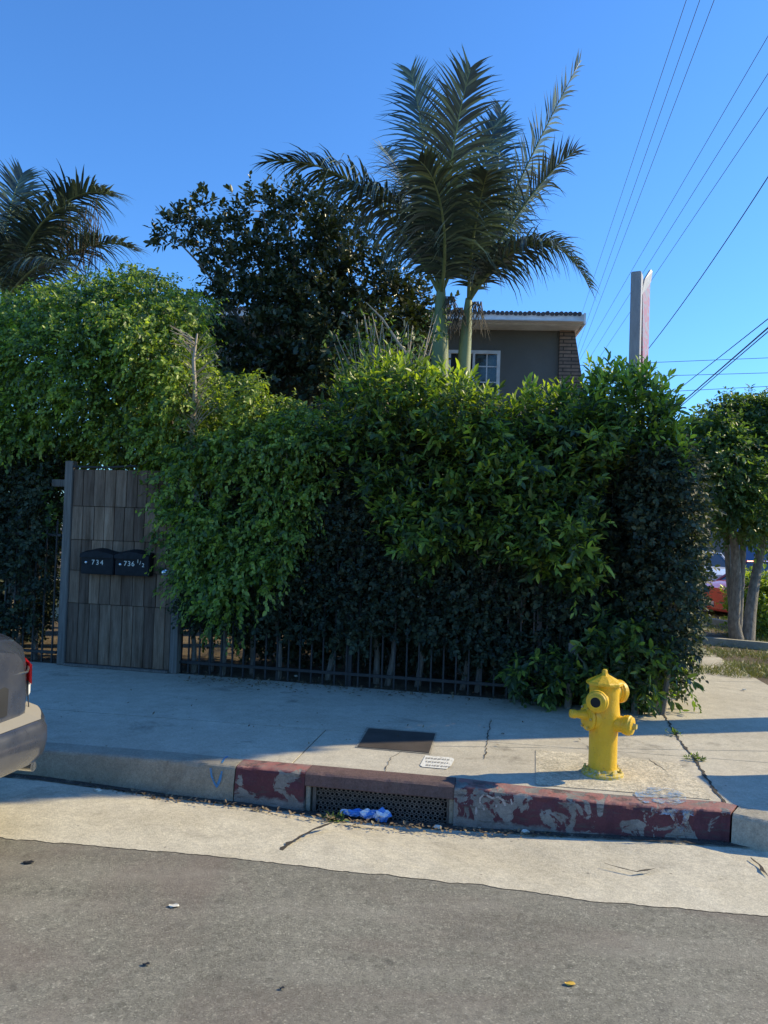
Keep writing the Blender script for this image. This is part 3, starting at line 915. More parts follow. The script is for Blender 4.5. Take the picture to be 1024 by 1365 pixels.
pcn = [(840, 600), (890, 592), (922, 625), (936, 680), (932, 760), (934, 800), (922, 860), (916, 890), (870, 880), (845, 820), (835, 700)]  # foliage added nearer the street to close a light streak on the sidewalk
hedge('clipped_hedge', 'dense dark leafy hedge end, bulge added to shade the sidewalk at the corner', 'hedge', M_hedge, pcn, .42, .45, 800, SP_H, bulge=.12, seed=91, gap=-.4, gapamt=.5, trunks=(885,), edgepx=20, edge_in=.2)
pu = [(236, 700), (870, 690), (880, 915), (860, 935), (700, 918), (620, 905), (540, 896), (470, 892), (400, 888), (360, 874), (320, 868), (300, 850), (270, 840), (236, 800)]
hedge('yard_shrub', 'dark shrubs growing low in the shade of yard behind the iron fence', 'shrub', M_hedge, pu, -.7, .6, 900, SP_H, bulge=.3, seed=77, gap=-.22, gapamt=.9, trunks=(330, 520, 700))
pu = [(-70, 560), (84, 600), (84, 700), (80, 800), (60, 840), (40, 870), (-70, 870)]
hedge('yard_shrub', 'dark shrubs in yard behind the fence left of gate', 'shrub', M_hedge, pu, -1.0, .9, 1100, SP_H, bulge=.3, seed=79, gap=-.25, gapamt=.9, trunks=(-20, 40))

# side-street return of the hedge, so the corner has depth
def box_hedge(par, p0, p1, w, z0, z1, n, mt, sp):
    p0 = npv(p0); p1 = npv(p1); ax = p1 - p0; pr = unit(np.cross(ax[None], np.array([[0, 0, 1.0]])))[0]
    t = RNG.uniform(0, 1, n); s = RNG.uniform(-1, 1, n); s = np.sign(s) * abs(s) ** .5; z = RNG.uniform(z0, z1, n)
    p = p0 + ax * t[:, None] + pr * (s * w / 2)[:, None]; p[:, 2] = z
    bl = nz(p, 1.8, 4) * .25
    p += pr * (bl * np.sign(s))[:, None]
    dr = pr * np.sign(s)[:, None] * .7 + RNG.normal(0, .45, (n, 3)) + np.array([[0, 0, .4]])
    v, f, rn = sprigs(p, dr, **sp); return mesh('foliage', v, f, mt, par, rnd=rn)


hr = B0 - U * .22
rr = root('clipped_hedge', (hr.x, hr.y, .14), 'dark hedge running back along the side street sidewalk', 'hedge')
box_hedge(rr, hr + UP * .1, hr + UP * 3.6, .8, .3, 2.8, 8000, M_hedge, SP_H)
g = G()
for t in (.6,):
    s = hr + UP * t; s.z = .12; g.tube([s, s + Vector((.05, 0, .7)), s + Vector((-.03, .04, 2.0))], [.035, .03, .012], 7)
g.obj('branches', M_bark, rr, smooth=True)
# second fig filling behind the gate (roof of foliage behind)

# ------------------------------------------------------------------ iron fences, posts
def fence(name, label, px0, px1, h, extra=0.0, off=0.0, step=.125, skip=()):
    a = FP(px0, 880, off); b = FP(px1, 900, off); a.z = b.z = .15
    a = a - U * extra
    L = (b - a).dot(U); r_ = root(name, a, label, 'fence')
    g = G(); ax = (U, N, Vector((0, 0, 1)))
    for z in (.15 + .12, .15 + h - .12):
        g = G(); g.box(a + U * L / 2 + Vector((0, 0, z - .15)), L, .03, .03, ax, .003); g.obj('rail', M_iron, r_)
    k = int(L / step)
    for i in range(k + 1):
        g = G(); p = a + U * (i * step)
        g.box(p + Vector((0, 0, h / 2 - .02)), .016, .016, h, ax)
        g.lathe(p + Vector((0, 0, h - .02)), (0, 0, 1), [(0, .010), (.03, .016), (.08, .001)], 6)
        g.obj('picket', M_iron, r_)
    i = 0
    while i * 1.9 <= L + .01:
        g = G(); p = a + U * min(L, i * 1.9) + N * -.035; g.box(p + Vector((0, 0, h / 2)), .05, .05, h + .04, ax, .004); g.obj('post', M_iron, r_); i += 1
    return r_


fence('iron_fence', 'black iron picket fence under the long hedge right of gate', 237, 872, 1.55)
fence('iron_fence', 'black iron picket fence left of the gate behind parked car', -60, 74, 1.55, extra=2.0)

# corner block
g = G(); c = P(868, 946); ax = (U, N, Vector((0, 0, 1)))
g.box(Vector((c.x, c.y + .1, .15 + .14)), .22, .22, .30, ax, .012)
tag(g.obj('corner_block', M_kerbc), 'squat concrete block at hedge corner behind the hydrant', 'block')

# ------------------------------------------------------------------ gate
gl, gr = FP(88, 885, .05), FP(226, 890, .05)
gl.z = gr.z = .15
gate = root('wooden_gate', (gl.x, gl.y, .15), 'tall weathered grey plank gate carrying two black mailboxes', 'gate')
gw = (gr - gl).dot(U); gh = 2.14
rows = [0, .66, 1.02, 1.36, 1.73, gh]
g = G()
for a, b in zip(rows[:-1], rows[1:]):
    x = 0
    while x < gw - .02:
        w = min(random.uniform(.115, .14), gw - x)
        cx = gl + U * (x + w / 2) + N * random.uniform(-.003, .003)
        g.box(Vector((cx.x, cx.y, .18 + (a + b) / 2)), w - .006, .022, b - a - .006, ax, .003)
        x += w
g.obj('plank_panel', M_wood, gate, rnd=True)
g = G(); c = gl + U * gw / 2 - N * .028; g.box(Vector((c.x, c.y, .18 + gh / 2)), gw - .02, .02, gh - .02, ax); g.obj('backing', M_gap, gate)
for dx, hh, w in ((-.055, 2.26, .10), (gw + .05, 2.1, .09)):
    g = G(); c = gl + U * dx - N * .02; g.box(Vector((c.x, c.y, .15 + hh / 2)), w, .09, hh, ax, .006); g.obj('gate_post', M_postw, gate)
g = G(); c = gl + U * gw * .5 + N * .0; g.box(Vector((c.x, c.y, .163)), gw, .10, .025, ax, .003); g.obj('threshold', M_postw, gate)
c = FP(222, 763, .08)
g = G(); g.lathe(c, N, [(0, .03), (.01, .03), (.015, .012), (.04, .012), (.045, .024), (.065, .026), (.075, .012)], 14); g.obj('knob', M_chr, gate, smooth=True)
c = P(231, 894)
g = G(); g.tube([(c.x, c.y, .13), (c.x, c.y, .33)], .018, 12); g.obj('foot_pipe', M_galv, gate, smooth=True)
g = G(); g.tube([FP(98, 622, .07), FP(140, 623, .09), FP(182, 621, .07)], .012, 7); g.obj('top_cable', M_iron, gate)
# short horizontal arm left of the gate
g = G(); c = FP(80, 644, -.02); g.box(c, .18, .05, .08, ax, .004); g.obj('latch_arm', M_postw, gate)


def text_mesh(body, size, mt, origin, xdir, ydir, parent, name='number', depth=.002):
    cu = bpy.data.curves.new('t', 'FONT'); cu.body = body; cu.size = size; cu.extrude = depth
    ob = bpy.data.objects.new('t', cu); COL.objects.link(ob)
    bpy.context.view_layer.update()
    dg = bpy.context.evaluated_depsgraph_get(); me = bpy.data.meshes.new_from_object(ob.evaluated_get(dg))
    zd = xdir.cross(ydir)
    v = [Vector(origin) + xdir * q.co.x + ydir * q.co.y + zd * q.co.z for q in me.vertices]
    f = [list(p.vertices) for p in me.polygons]
    bpy.data.objects.remove(ob)
    return mesh(name, v, f, mt, parent)


Z = Vector((0, 0, 1))
for (x0, x1, lab, txt, half) in ((114, 158, 'left black metal mailbox numbered 734 on the wooden gate', '734', False), (159, 205, 'right black metal mailbox numbered 736 1/2 on the wooden gate', '736', True)):
    a = FP(x0, 764 if not half else 766, .07); b = FP(x1, 764 if not half else 766, .07)
    w = (b - a).dot(U); h = .225; d = .10
    c = a + U * w / 2
    r_ = root('mailbox', (c.x, c.y, c.z), lab, 'mailbox', 'mailboxes on the wooden gate')
    g = G(); g.box(c + N * d / 2 + Z * h / 2, w - .006, d, h, ax, .008); g.obj('body', M_box, r_)
    g = G()                                                # arched lid
    k = 14; vv = []; ff = []
    for i in range(k + 1):
        t = i / k; x = -w / 2 + w * t; z = h + .004 + .035 * math.sin(math.pi * t) ** 1.6
        for (dd, zz) in ((-.0, h - .03), (0, z + .02), (d + .015, z - .01), (d + .02, h - .045)): vv.append(c + U * x + N * dd + Z * zz)
    for i in range(k):
        for j in range(4): q = (j + 1) % 4; ff.append((i * 4 + j, i * 4 + q, i * 4 + 4 + q, i * 4 + 4 + j))
    ff += [(0, 1, 2, 3), (k * 4 + 3, k * 4 + 2, k * 4 + 1, k * 4)]
    g.add(vv, ff); g.obj('lid', M_box, r_)
    fr = c + N * (d + .003) + Z * (.105)
    s = .075
    if not half:
        text_mesh('7', s, M_digit, fr - U * .065, U, Z, r_); text_mesh('3', s, M_digit, fr - U * .012, U, Z, r_); text_mesh('4', s, M_digit, fr + U * .04, U, Z, r_)
        dot = fr - U * .13 + Z * .02
    else:
        for i, ch in enumerate('736'): text_mesh(ch, s, M_digit, fr + U * (-.095 + i * .045), U, Z, r_)
        text_mesh('1', .06, M_digit, fr + U * .055 + Z * .035, U, Z, r_); text_mesh('/', .06, M_digit, fr + U * .09 + Z * .018, U, Z, r_); text_mesh('2', .06, M_digit, fr + U * .118 - Z * .005, U, Z, r_)
        dot = fr - U * .135 + Z * .012
    g = G(); g.lathe(dot, N, [(0, .014), (.006, .014), (.01, .008)], 12); g.obj('lock', M_chr, r_, smooth=True)

# ------------------------------------------------------------------ yard things
c = D(575, 880, 8.6); c = P(575, 893, .14) ; c = Vector((c.x + .15, c.y + 1.0, .135))
pot = root('plant_pot', c, 'large terracotta pot in the yard behind the fence', 'pot')
g = G(); g.lathe(c, (0, 0, 1), [(0, .17), (.05, .2), (.42, .30), (.43, .335), (.52, .34), (.52, .29), (.42, .27)], 28); g.obj('pot_body', M_clay, pot, smooth=True)
g = G(); g.lathe(c + Z * .41, (0, 0, 1), [(0, .26), (.03, .26)], 20); g.obj('soil', M_soil, pot)
c = D(200, 850, 11); c.z = .135
cw = root('garden_wall', D(300, 850, 12.3), 'low pale garden wall seen through gaps behind the fence', 'wall')
cw.location.z = .13
g = G(); b = Vector(cw.location); g.box(b + Z * .32, 9, .2, .64, (US, UP, Z), .02); g.obj('wall_body', M_gut, cw)

# ------------------------------------------------------------------ blob trees
def blob_tree(name, label, cat, mt, blobs, Y, per, sp, trunk=None, group=None, updir=.3, parent_pts=None, shell=.55, extra=()):
    cs = []; rs = []
    for b in blobs:
        x, y, rx, ry = b[:4]; dy = b[4] if len(b) > 4 else 0
        c = D(x, y, Y + dy); cs.append(npv(c)); rs.append((rx * (Y + dy) / F, ((rx + ry) / 2) * (Y + dy) / F, ry * (Y + dy) / F))
    P_ = []; Dn = []
    for c, r_ in zip(cs, rs):
        n = int(per * (r_[0] * r_[2] + r_[0] * r_[1] + r_[1] * r_[2]) * 4.2 / 3 * 3.14 / 2)
        d = unit(RNG.normal(0, 1, (n, 3))); rad = RNG.uniform(shell, 1.05, (n, 1))
        rad = rad * (1 + .35 * nz(d * 1.0 + c, 1.7, 2)[:, None])
        p = c + d * np.array(r_) * rad
        g = nz(p, 2.6, 8); keep = RNG.uniform(0, 1, n) > np.clip(-(g + .1) * 3.2, 0, .9)
        P_.append(p[keep]); Dn.append(d[keep])
    p = np.concatenate(P_); d = np.concatenate(Dn) * .8 + np.array([[0, 0, updir]]) + RNG.normal(0, .4, (len(p), 3))
    base = trunk[0] if trunk else (cs[0][0], cs[0][1], .13)
    r_ = root(name, base, label, cat, group)
    v, f, rn = sprigs(p, d, **sp); mesh('crown', v, f, mt, r_, rnd=rn)
    if trunk:
        g = G(); tp = [Vector(q) for q in trunk]
        r0 = trunk_r(tp); g.tube(tp, [r0 * (1 - .5 * i / (len(tp) - 1)) for i in range(len(tp))], 9)
        limbs(g, tp[-1], [c + np.array([0, 0, .2]) * 0 for c in cs], r0 * .45, .012, 7, .08)
        sel = RNG.choice(len(p), min(len(p), 90), replace=False)
        for i in sel:
            j = min(range(len(cs)), key=lambda q: np.linalg.norm(cs[q] - p[i])); limbs(g, cs[j], [p[i]], .016, .004, 4, .08, 4)
        g.obj('trunk', M_bark, r_, smooth=True)
    return r_


def trunk_r(tp): return .16


SP_D = dict(k=10, slen=.30, L=.115, W=.05, droop=.12, spread=.85, curl=.1)
tb = D(400, 600, 12.4)
blob_tree('evergreen_tree', 'tall dark glossy leaved tree behind the hedge left of the palms', 'tree', M_dark,
          [(360, 440, 75, 75), (330, 380, 50, 50, .3), (420, 380, 62, 62), (440, 460, 80, 75, -.3), (490, 400, 55, 60, .2), (405, 520, 85, 55, -.3), (520, 440, 45, 50, .3), (395, 310, 45, 40), (335, 320, 34, 28, .2), (350, 282, 36, 18, .1), (450, 330, 45, 45), (300, 470, 30, 50), (310, 540, 45, 50, -.2), (430, 275, 28, 22), (255, 312, 38, 24), (278, 290, 24, 16), (232, 316, 20, 10), (540, 480, 38, 50, .4), (385, 262, 24, 12), (500, 490, 50, 50), (560, 415, 30, 28, .5)],
          12.4, 92, SP_D, trunk=[(tb.x, tb.y, .13), (tb.x + .1, tb.y, 1.4), (tb.x - .1, tb.y, 2.6), (tb.x, tb.y + .05, 3.6)])

# twiggy bare shrub
tg = D(530, 560, 9.6); tg.z = .13
tw = root('twiggy_shrub', tg, 'bare twiggy shrub with sparse yellow leaves behind the hedge', 'shrub')
g = G(); ends = []
for i in range(75):
    x = random.uniform(440, 585); y = random.uniform(415, 520); e = D(x, y, 9.6 + random.uniform(-.5, .5))
    s = D(515 + (x - 515) * .35, 560, 9.6); g.tube([s, s.lerp(e, .45) + Vector((random.uniform(-.1, .1), 0, .06)), e], [.014, .010, .004], 4); ends.append(npv(s.lerp(e, random.uniform(.6, 1))))
g.tube([D(555, 490, 9.3), D(530, 455, 9.3), D(510, 425, 9.4), D(488, 403, 9.5)], [.022, .018, .012, .005], 6)
g.tube([tg, D(515, 560, 9.6)], [.05, .03], 7)
g.obj('twigs', M_twig, tw, smooth=True)
e = np.array(ends); e = np.concatenate([e] * 4) + RNG.normal(0, .08, (len(e) * 4, 3))
v, f, rn = sprigs(e, RNG.normal(0, 1, (len(e), 3)), k=4, slen=.14, L=.075, W=.034, droop=.3); mesh('foliage', v, f, M_ficus, tw, rnd=rn)

# ------------------------------------------------------------------ palms
def bez(p, t):
    if len(p) == 3: return p[0] * (1 - t) ** 2 + p[1] * 2 * t * (1 - t) + p[2] * t * t
    return p[0] * (1 - t) ** 3 + p[1] * 3 * t * (1 - t) ** 2 + p[2] * 3 * t * t * (1 - t) + p[3] * t ** 3


def frond(par, ctl, L=.6, n=64, hang=.6, vee=.35, side=None, w=.034, mt=M_palm, t0=.10, seed=0, raggy=.3, upt=.28):
    rg = random.Random(seed)
    n = int(n * 1.2); L *= 1.08
    V = []; Fc = []; RN = []
    pts = [bez(ctl, i / 24) for i in range(25)]
    for k in range(n):
        t = t0 + (1 - t0) * k / (n - 1)
        p = bez(ctl, t); tg = (bez(ctl, min(1, t + .02)) - bez(ctl, t - .02)).normalized()
        sd = side.copy() if side else tg.cross(Z)
        sd = (sd - tg * sd.dot(tg)).normalized()
        nm = sd.cross(tg)
        if nm.z < 0: nm = -nm
        prof = min(1, .35 + (t - t0) * 4) * (1 - max(0, t - .55) ** 1.5 * 2.2)
        for s in (-1, 1):
            if rg.random() < raggy * .4: continue
            l = L * prof * rg.uniform(.8, 1.1) * (.6 if rg.random() < raggy * .4 else 1)
            d = (sd * s * (1.0 - .45 * t) + tg * (upt + .5 * t) + nm * (vee + rg.uniform(-.12, .12)) + Vector((rg.uniform(-.1, .1), rg.uniform(-.1, .1), rg.uniform(-.1, .1)))).normalized()
            q = p.copy(); b = len(V)
            hh = hang * 1.6 * rg.uniform(.5, 1.6)
            seg = 4
            for i in range(seg + 1):
                u = i / seg; ww = w * (.45 + .55 * math.sin(math.pi * min(1, u * 1.1 + .12))) * (1 - u ** 3 * .92) * .5
                wd = nm.cross(d)
                if wd.length < .05: wd = tg
                wd = wd.normalized()
                V += [q + wd * ww, q - wd * ww]
                q = q + d * (l / seg); d = (d - Z * hh * (l / seg) * 1.9 / max(.3, L) * .6).normalized()
            r = rg.random()
            for i in range(seg): Fc.append((b + 2 * i, b + 2 * i + 1, b + 2 * i + 3, b + 2 * i + 2)); RN.append(r)
    o = mesh('frond', V, np.array(Fc), mt, par, rnd=RN)
    g = G(); g.tube(pts, [.03 * (1 - i / 24 * .85) for i in range(25)], 6)
    g.obj('stalk', M_shaft, o, smooth=True) if False else mesh('stalk', g.v, g.f, M_shaft, o, True)
    return o


def palm(label, base_px, top_px, Y, r0, r1, group, shaft_from):
    b = D(*base_px, Y); t = D(*top_px, Y); foot = b.lerp(b + (b - t).normalized(), 0)
    dirn = (t - b) / (t.z - b.z)
    bot = b - dirn * (b.z - .13)
    r_ = root('palm_tree', bot, label, 'palm tree', group)
    zs = shaft_from
    sh = bot + dirn * (zs - .13)
    g = G(); k = 14; g.tube([bot.lerp(sh, i / k) for i in range(k + 1)], [r0 * (1.25 - .25 * min(1, i / 3)) + (.004 if i % 2 else 0) for i in range(k + 1)], 18); g.obj('trunk', M_palmtr, r_, smooth=True)
    g = G(); g.tube([sh.lerp(t, i / 8) for i in range(9)], [r0 * 1.02, r0 * 1.12, r0 * 1.1, r0 * 1.04, r0 * .97, r0 * .9, r0 * .8, r0 * .68, r0 * .5], 18); g.obj('crownshaft', M_shaft, r_, smooth=True)
    return r_, t


YP = 11.0
pa, ta = palm('left and thicker palm of the pair in front of grey house', (586, 500), (588, 385), YP, .125, .1, 'king palms behind the hedge', 3.5)
FR = lambda ps: [D(x, y, Y) for x, y, Y in ps]
frond(pa, FR([(588, 395, 11), (540, 300, 10.7), (470, 205, 10.5), (360, 215, 10.3)]), .95, 84, 1.1, .2, seed=1)
frond(pa, FR([(588, 392, 11), (560, 290, 10.6), (520, 235, 10.3), (440, 250, 9.9)]), .85, 70, 1.6, .05, seed=2)
frond(pa, FR([(588, 392, 11), (590, 300, 10.4), (600, 190, 9.9), (627, 92, 9.6)]), .85, 90, .55, .1, side=Vector((1, .1, 0)), seed=3, mt=M_palm)
frond(pa, FR([(588, 392, 11), (575, 300, 11.2), (570, 190, 11.4), (548, 96, 11.6)]), .85, 80, .7, .25, side=Vector((1, -.3, 0)), seed=4)
frond(pa, FR([(588, 392, 11), (570, 300, 11.5), (545, 240, 12), (512, 200, 12.6)]), .8, 60, .7, .3, side=Vector((.8, .5, 0)), seed=5)
frond(pa, FR([(588, 392, 11), (600, 320, 10.2), (590, 240, 9.7), (560, 215, 9.3)]), .8, 74, 1.0, .1, side=Vector((1, .2, 0)), seed=6)
frond(pa, FR([(588, 392, 11), (620, 320, 10.6), (640, 230, 10.4), (662, 160, 10.5)]), .75, 66, .8, .2, side=Vector((1, -.2, 0)), seed=7)
frond(pa, FR([(588, 392, 11), (575, 320, 11.8), (560, 260, 12.6), (545, 240, 13.4)]), .8, 56, .8, .2, seed=9)
pb_, tb_ = palm('right and slimmer palm of the pair in front of grey house', (617, 500), (625, 398), YP + .2, .098, .08, 'king palms behind the hedge', 3.6)
frond(pb_, FR([(625, 400, 11.2), (650, 330, 11), (690, 240, 10.8), (772, 84, 10.6)]), .62, 84, .5, .15, side=Vector((.6, .8, 0)), seed=11, raggy=.4)
frond(pb_, FR([(625, 400, 11.2), (665, 320, 11), (710, 245, 10.8), (764, 203, 10.5)]), .75, 70, .9, .3, seed=12, raggy=.6)
frond(pb_, FR([(625, 400, 11.2), (670, 330, 11), (740, 280, 10.8), (786, 384, 10.7)]), .8, 72, 1.3, .3, seed=13)
frond(pb_, FR([(625, 400, 11.2), (640, 330, 11), (670, 250, 11.2), (668, 145, 11.4)]), .65, 66, .6, .2, side=Vector((1, .2, 0)), seed=14, raggy=.3)
frond(pb_, FR([(625, 402, 11.2), (660, 345, 10.8), (700, 310, 10.4), (745, 330, 10)]), .75, 62, 1.2, .2, seed=15)
frond(pb_, FR([(625, 402, 11.2), (625, 330, 10.6), (640, 260, 10), (650, 230, 9.4)]), .8, 66, 1.0, .1, side=Vector((1, 0, 0)), seed=16)
frond(pb_, FR([(625, 402, 11.2), (650, 340, 11.8), (690, 280, 12.2), (735, 240, 12.6)]), .75, 60, .9, .3, seed=17)
# hanging dry sheaths at the crown
for par, x, y, Y in ((pb_, 636, 402, 11.0), (pb_, 612, 410, 11.05), (pa, 600, 395, 10.9)):
    g = G()
    for i in range(26):
        s = D(x + random.uniform(-6, 6), y, Y + random.uniform(-.15, .1)); e = s + Vector((random.uniform(-.16, .16), random.uniform(-.1, .1), -random.uniform(.2, .6)))
        g.tube([s, s.lerp(e, .5) + Vector((random.uniform(-.05, .05), 0, 0)), e], [.006, .005, .002], 4)
    mesh('flower_stalk', g.v, g.f, M_palmdry, par)
# left palm at the picture's edge
pc, tc_ = palm('lone palm at the far left rising behind the fig tree', (5, 500), (8, 395), 11.6, .11, .09, None, 3.4)
frond(pc, FR([(8, 400, 11.6), (40, 310, 11.2), (90, 235, 11), (150, 262, 10.8)]), .85, 76, 1.0, .35, seed=21)
frond(pc, FR([(8, 400, 11.6), (60, 360, 11.2), (120, 300, 11), (183, 335, 10.8)]), .75, 70, 1.1, .35, seed=22)
frond(pc, FR([(8, 400, 11.6), (5, 320, 11.8), (10, 270, 12), (30, 232, 12.2)]), .8, 70, .6, .2, side=Vector((1, .2, 0)), seed=23)
frond(pc, FR([(8, 400, 11.6), (30, 330, 11), (60, 270, 10.5), (100, 275, 10)]), .85, 70, 1.1, .2, seed=24)
frond(pc, FR([(8, 400, 11.6), (-20, 320, 11.4), (-60, 260, 11.2), (-120, 290, 11)]), .85, 70, 1.1, .3, seed=25)
frond(pc, FR([(8, 400, 11.6), (-10, 340, 11), (-20, 290, 10.5), (-40, 300, 10)]), .85, 70, 1.1, .2, seed=26)
frond(pc, FR([(8, 400, 11.6), (30, 350, 12.2), (60, 300, 12.8), (110, 290, 13.2)]), .85, 70, 1.0, .3, seed=27)
frond(pc, FR([(8, 400, 11.6), (30, 370, 10.9), (55, 340, 10.4), (80, 350, 9.9)]), .75, 60, 1.2, .2, seed=28)
g = G()
for i in range(70):
    s = D(random.uniform(85, 135), random.uniform(270, 330), 11.1 + random.uniform(-.3, .3)); e = s + Vector((random.uniform(-.12, .12), random.uniform(-.1, .1), -random.uniform(.3, .9)))
    g.tube([s, s.lerp(e, .5) + Vector((random.uniform(-.08, .08), 0, 0)), e], [.005, .005, .002], 4)
for x, y in ((128, 250), (135, 245), (115, 270), (122, 262)): g.tube([D(85, 400, 11.1), D(110, 340, 11.1), D(x, y, 11.1)], [.015, .01, .004], 5)
mesh('flower_stalk', g.v, g.f, M_palmdry, pc)

# ------------------------------------------------------------------ house
HY = 16.0
hw = Vector((1, -.06, 0)).normalized(); hn = Vector((hw.y, -hw.x, 0))
h0 = D(746, 432, HY)                         # upper right corner of the stucco wall
def HP(px, py, off=0): return PL(px, py, h0 + hn * off, hn)
hb = Vector((h0.x - 4, h0.y, .13))
house = root('grey_house', hb, 'two storey grey stucco house with white fascia behind the palms', 'house')
W = 9.0; zt = h0.z + .05
axh = (hw, hn, Z)
g = G(); c = h0 - hw * W / 2 - hn * 4.0; g.box(Vector((c.x, c.y, zt / 2 + .06)), W, 8.0, zt - .13, axh); g.obj('wall', M_stucco, house)
# brick flank, leaning out to the right
g = G(); a = h0 + hn * .06; tw_ = .27; bw = .50
zz0 = .13
pt = [(0.004, zz0), (bw + .9, zz0), (tw_, zt - .01), (0.004, zt - .01)]
vv = [a + hw * x + Z * (z - a.z) for x, z in pt]; vv += [q - hn * 7.9 for q in vv]
g.add(vv, [(0, 1, 2, 3), (7, 6, 5, 4), (0, 4, 5, 1), (1, 5, 6, 2), (2, 6, 7, 3), (3, 7, 4, 0)]); g.obj('brick_flank', M_brick, house)
# roof, fascia, soffit
ov = .5; XE = .02
g = G(); ft_ = HP(600, 413, ov).z; c = h0 + hw * (.42) + hn * ov
fz = (HP(700, 418, ov).z + HP(700, 433, ov).z) / 2; fh = HP(700, 418, ov).z - HP(700, 433, ov).z
cc = h0 + hw * (.05 - (W + .05) / 2) + hn * ov; g.box(Vector((cc.x, cc.y, fz)), W + .8, .04, fh, axh, .004)
cr = h0 + hw * (.05 - (W + .05) / 2 + (W + .8) / 2) - hn * (4 - ov / 2 - .02); g.box(Vector((cr.x - .02, cr.y, fz)), .04, 8.7, fh - .004, axh)
g.obj('fascia', M_white, house)
g = G(); cc = h0 + hw * (.05 - (W + .05) / 2) - hn * 3.6; g.box(Vector((cc.x, cc.y, fz - fh / 2 + .03)), W + .7, 8.7, .02, axh); g.obj('soffit', M_white, house)
g = G()
x = -(W + .8) / 2 + .12
cc = h0 + hw * (.05 - (W + .05) / 2)
while x < (W + .8) / 2 - .05:
    s = cc + hw * x + hn * (ov + .05); e = cc + hw * x - hn * 4.0
    s.z = fz + fh / 2 - .005 + random.uniform(-.01, .012); e.z = s.z + .75
    g.tube([s, e], [.045, .045], 8); x += .092
g.add([cc - hw * (W / 2 + .35) + hn * ov + Z * (fz + fh / 2 - cc.z - .02), cc + hw * (W / 2 + .35) + hn * ov + Z * (fz + fh / 2 - cc.z - .02), cc + hw * (W / 2 + .35) - hn * 4 + Z * (fz + fh / 2 - cc.z + .72), cc - hw * (W / 2 + .35) - hn * 4 + Z * (fz + fh / 2 - cc.z + .72)], [(0, 1, 2, 3)])
g.add([cc - hw * (W / 2 + .35) - hn * 8 + Z * (fz + fh / 2 - cc.z), cc + hw * (W / 2 + .35) - hn * 8 + Z * (fz + fh / 2 - cc.z), cc + hw * (W / 2 + .35) - hn * 4 + Z * (fz + fh / 2 - cc.z + .72), cc - hw * (W / 2 + .35) - hn * 4 + Z * (fz + fh / 2 - cc.z + .72)], [(0, 1, 2, 3)])
g.obj('roof', M_tile, house, smooth=True)
# window: frame, panes
wl, wr = HP(597, 468), HP(667, 468); wt = HP(640, 468).z; wb = wt - 1.0
x0 = (wl - h0).dot(hw); x1 = (wr - h0).dot(hw)
def hpt(x, z, off=.0): q = h0 + hw * x + hn * off; q.z = z; return q
g = G(); t = .07
g.box(hpt((x0 + x1) / 2, wt - t / 2, .03), x1 - x0, .08, t, axh); g.box(hpt((x0 + x1) / 2, wb + t / 2, .03), x1 - x0, .08, t, axh)
g.box(hpt(x0 + t / 2, (wt + wb) / 2, .031), t, .078, wt - wb - .14, axh); g.box(hpt(x1 - t / 2, (wt + wb) / 2, .031), t, .078, wt - wb - .14, axh)
xm = (x0 + x1) / 2; g.box(hpt(xm, (wt + wb) / 2, .033), .05, .07, wt - wb - .14, axh)
win = g.obj('window', M_white, house)
g = G(); g.box(hpt((xm + x0) / 2, (wt + wb) / 2, .006), (x1 - x0) / 2 - .06, .008, wt - wb - .1, axh); g.obj('dark_opening', M_dkwin, win)
g = G(); g.box(hpt((xm + x1) / 2, (wt + wb) / 2, .012), (x1 - x0) / 2 - .06, .008, wt - wb - .1, axh); g.obj('pane', M_glass, win)
g = G(); g.box(hpt((xm + x1) / 2, (wt + wb) / 2, .022), .025, .02, wt - wb - .14, axh)
for k in (1, 2): g.box(hpt((xm + x1) / 2, wb + (wt - wb) * k / 3, .0225), (x1 - x0) / 2 - .1, .018, .025, axh)
g.obj('muntins', M_white, win)

# ------------------------------------------------------------------ pylon sign
SY = 13.0
s0 = D(843, 365, SY); s1 = D(862, 365, SY); sb = D(843, 505, SY)
wx = D(857, 430, SY).x - D(844, 430, SY).x
sgn = root('pylon_sign', (s0.x + wx / 2, SY, .13), 'tall narrow grey white box sign rising behind the hedge corner', 'sign')
zt_ = D(850, 365, SY).z; zb_ = D(850, 508, SY).z
sd = Vector((.42, .90, 0)).normalized(); sx_ = Vector((sd.y, -sd.x, 0))
c = Vector((s0.x + wx / 2, SY, (zt_ + zb_) / 2))
axs = (sx_, sd, Z)
lean = Vector((-.012, 0, 1))
g = G(); g.box(Vector((c.x, c.y, c.z)), wx * 1.02, .30, zt_ - zb_, axs, .012); g.obj('cabinet', M_signw, sgn)
fd = Vector((1, 0, 0))
def quadbox(g, pts, dep):
    vv = [Vector(p) for p in pts]; vv2 = [p + dep for p in vv]; m = len(pts)
    g.add(vv + vv2, [tuple(range(m)), tuple(range(2 * m - 1, m - 1, -1))] + [(i, m + i, m + (i + 1) % m, (i + 1) % m) for i in range(m)])
g = G()
f1 = D(858, 400, SY + .02); 
quadbox(g, [D(857, 392, SY + .02), D(867, 372, SY + .45), D(864, 500, SY + .45), D(857, 511, SY + .02)], Vector((-.03, .02, 0))); g.obj('sign_face', M_signf, sgn)
g = G()
quadbox(g, [D(868, 359, SY + .45), D(870, 362, SY + .45), D(868, 376, SY + .45), D(855, 396, SY - .03), D(853, 394, SY - .03), D(860, 372, SY + .1)], Vector((-.02, .05, 0))); g.obj('broken_edge', M_signw, sgn)
g = G(); g.tube([(c.x, SY + .1, .13), (c.x, SY + .1, zb_ + .05)], .07, 12); g.obj('post', M_galv, sgn, smooth=True)

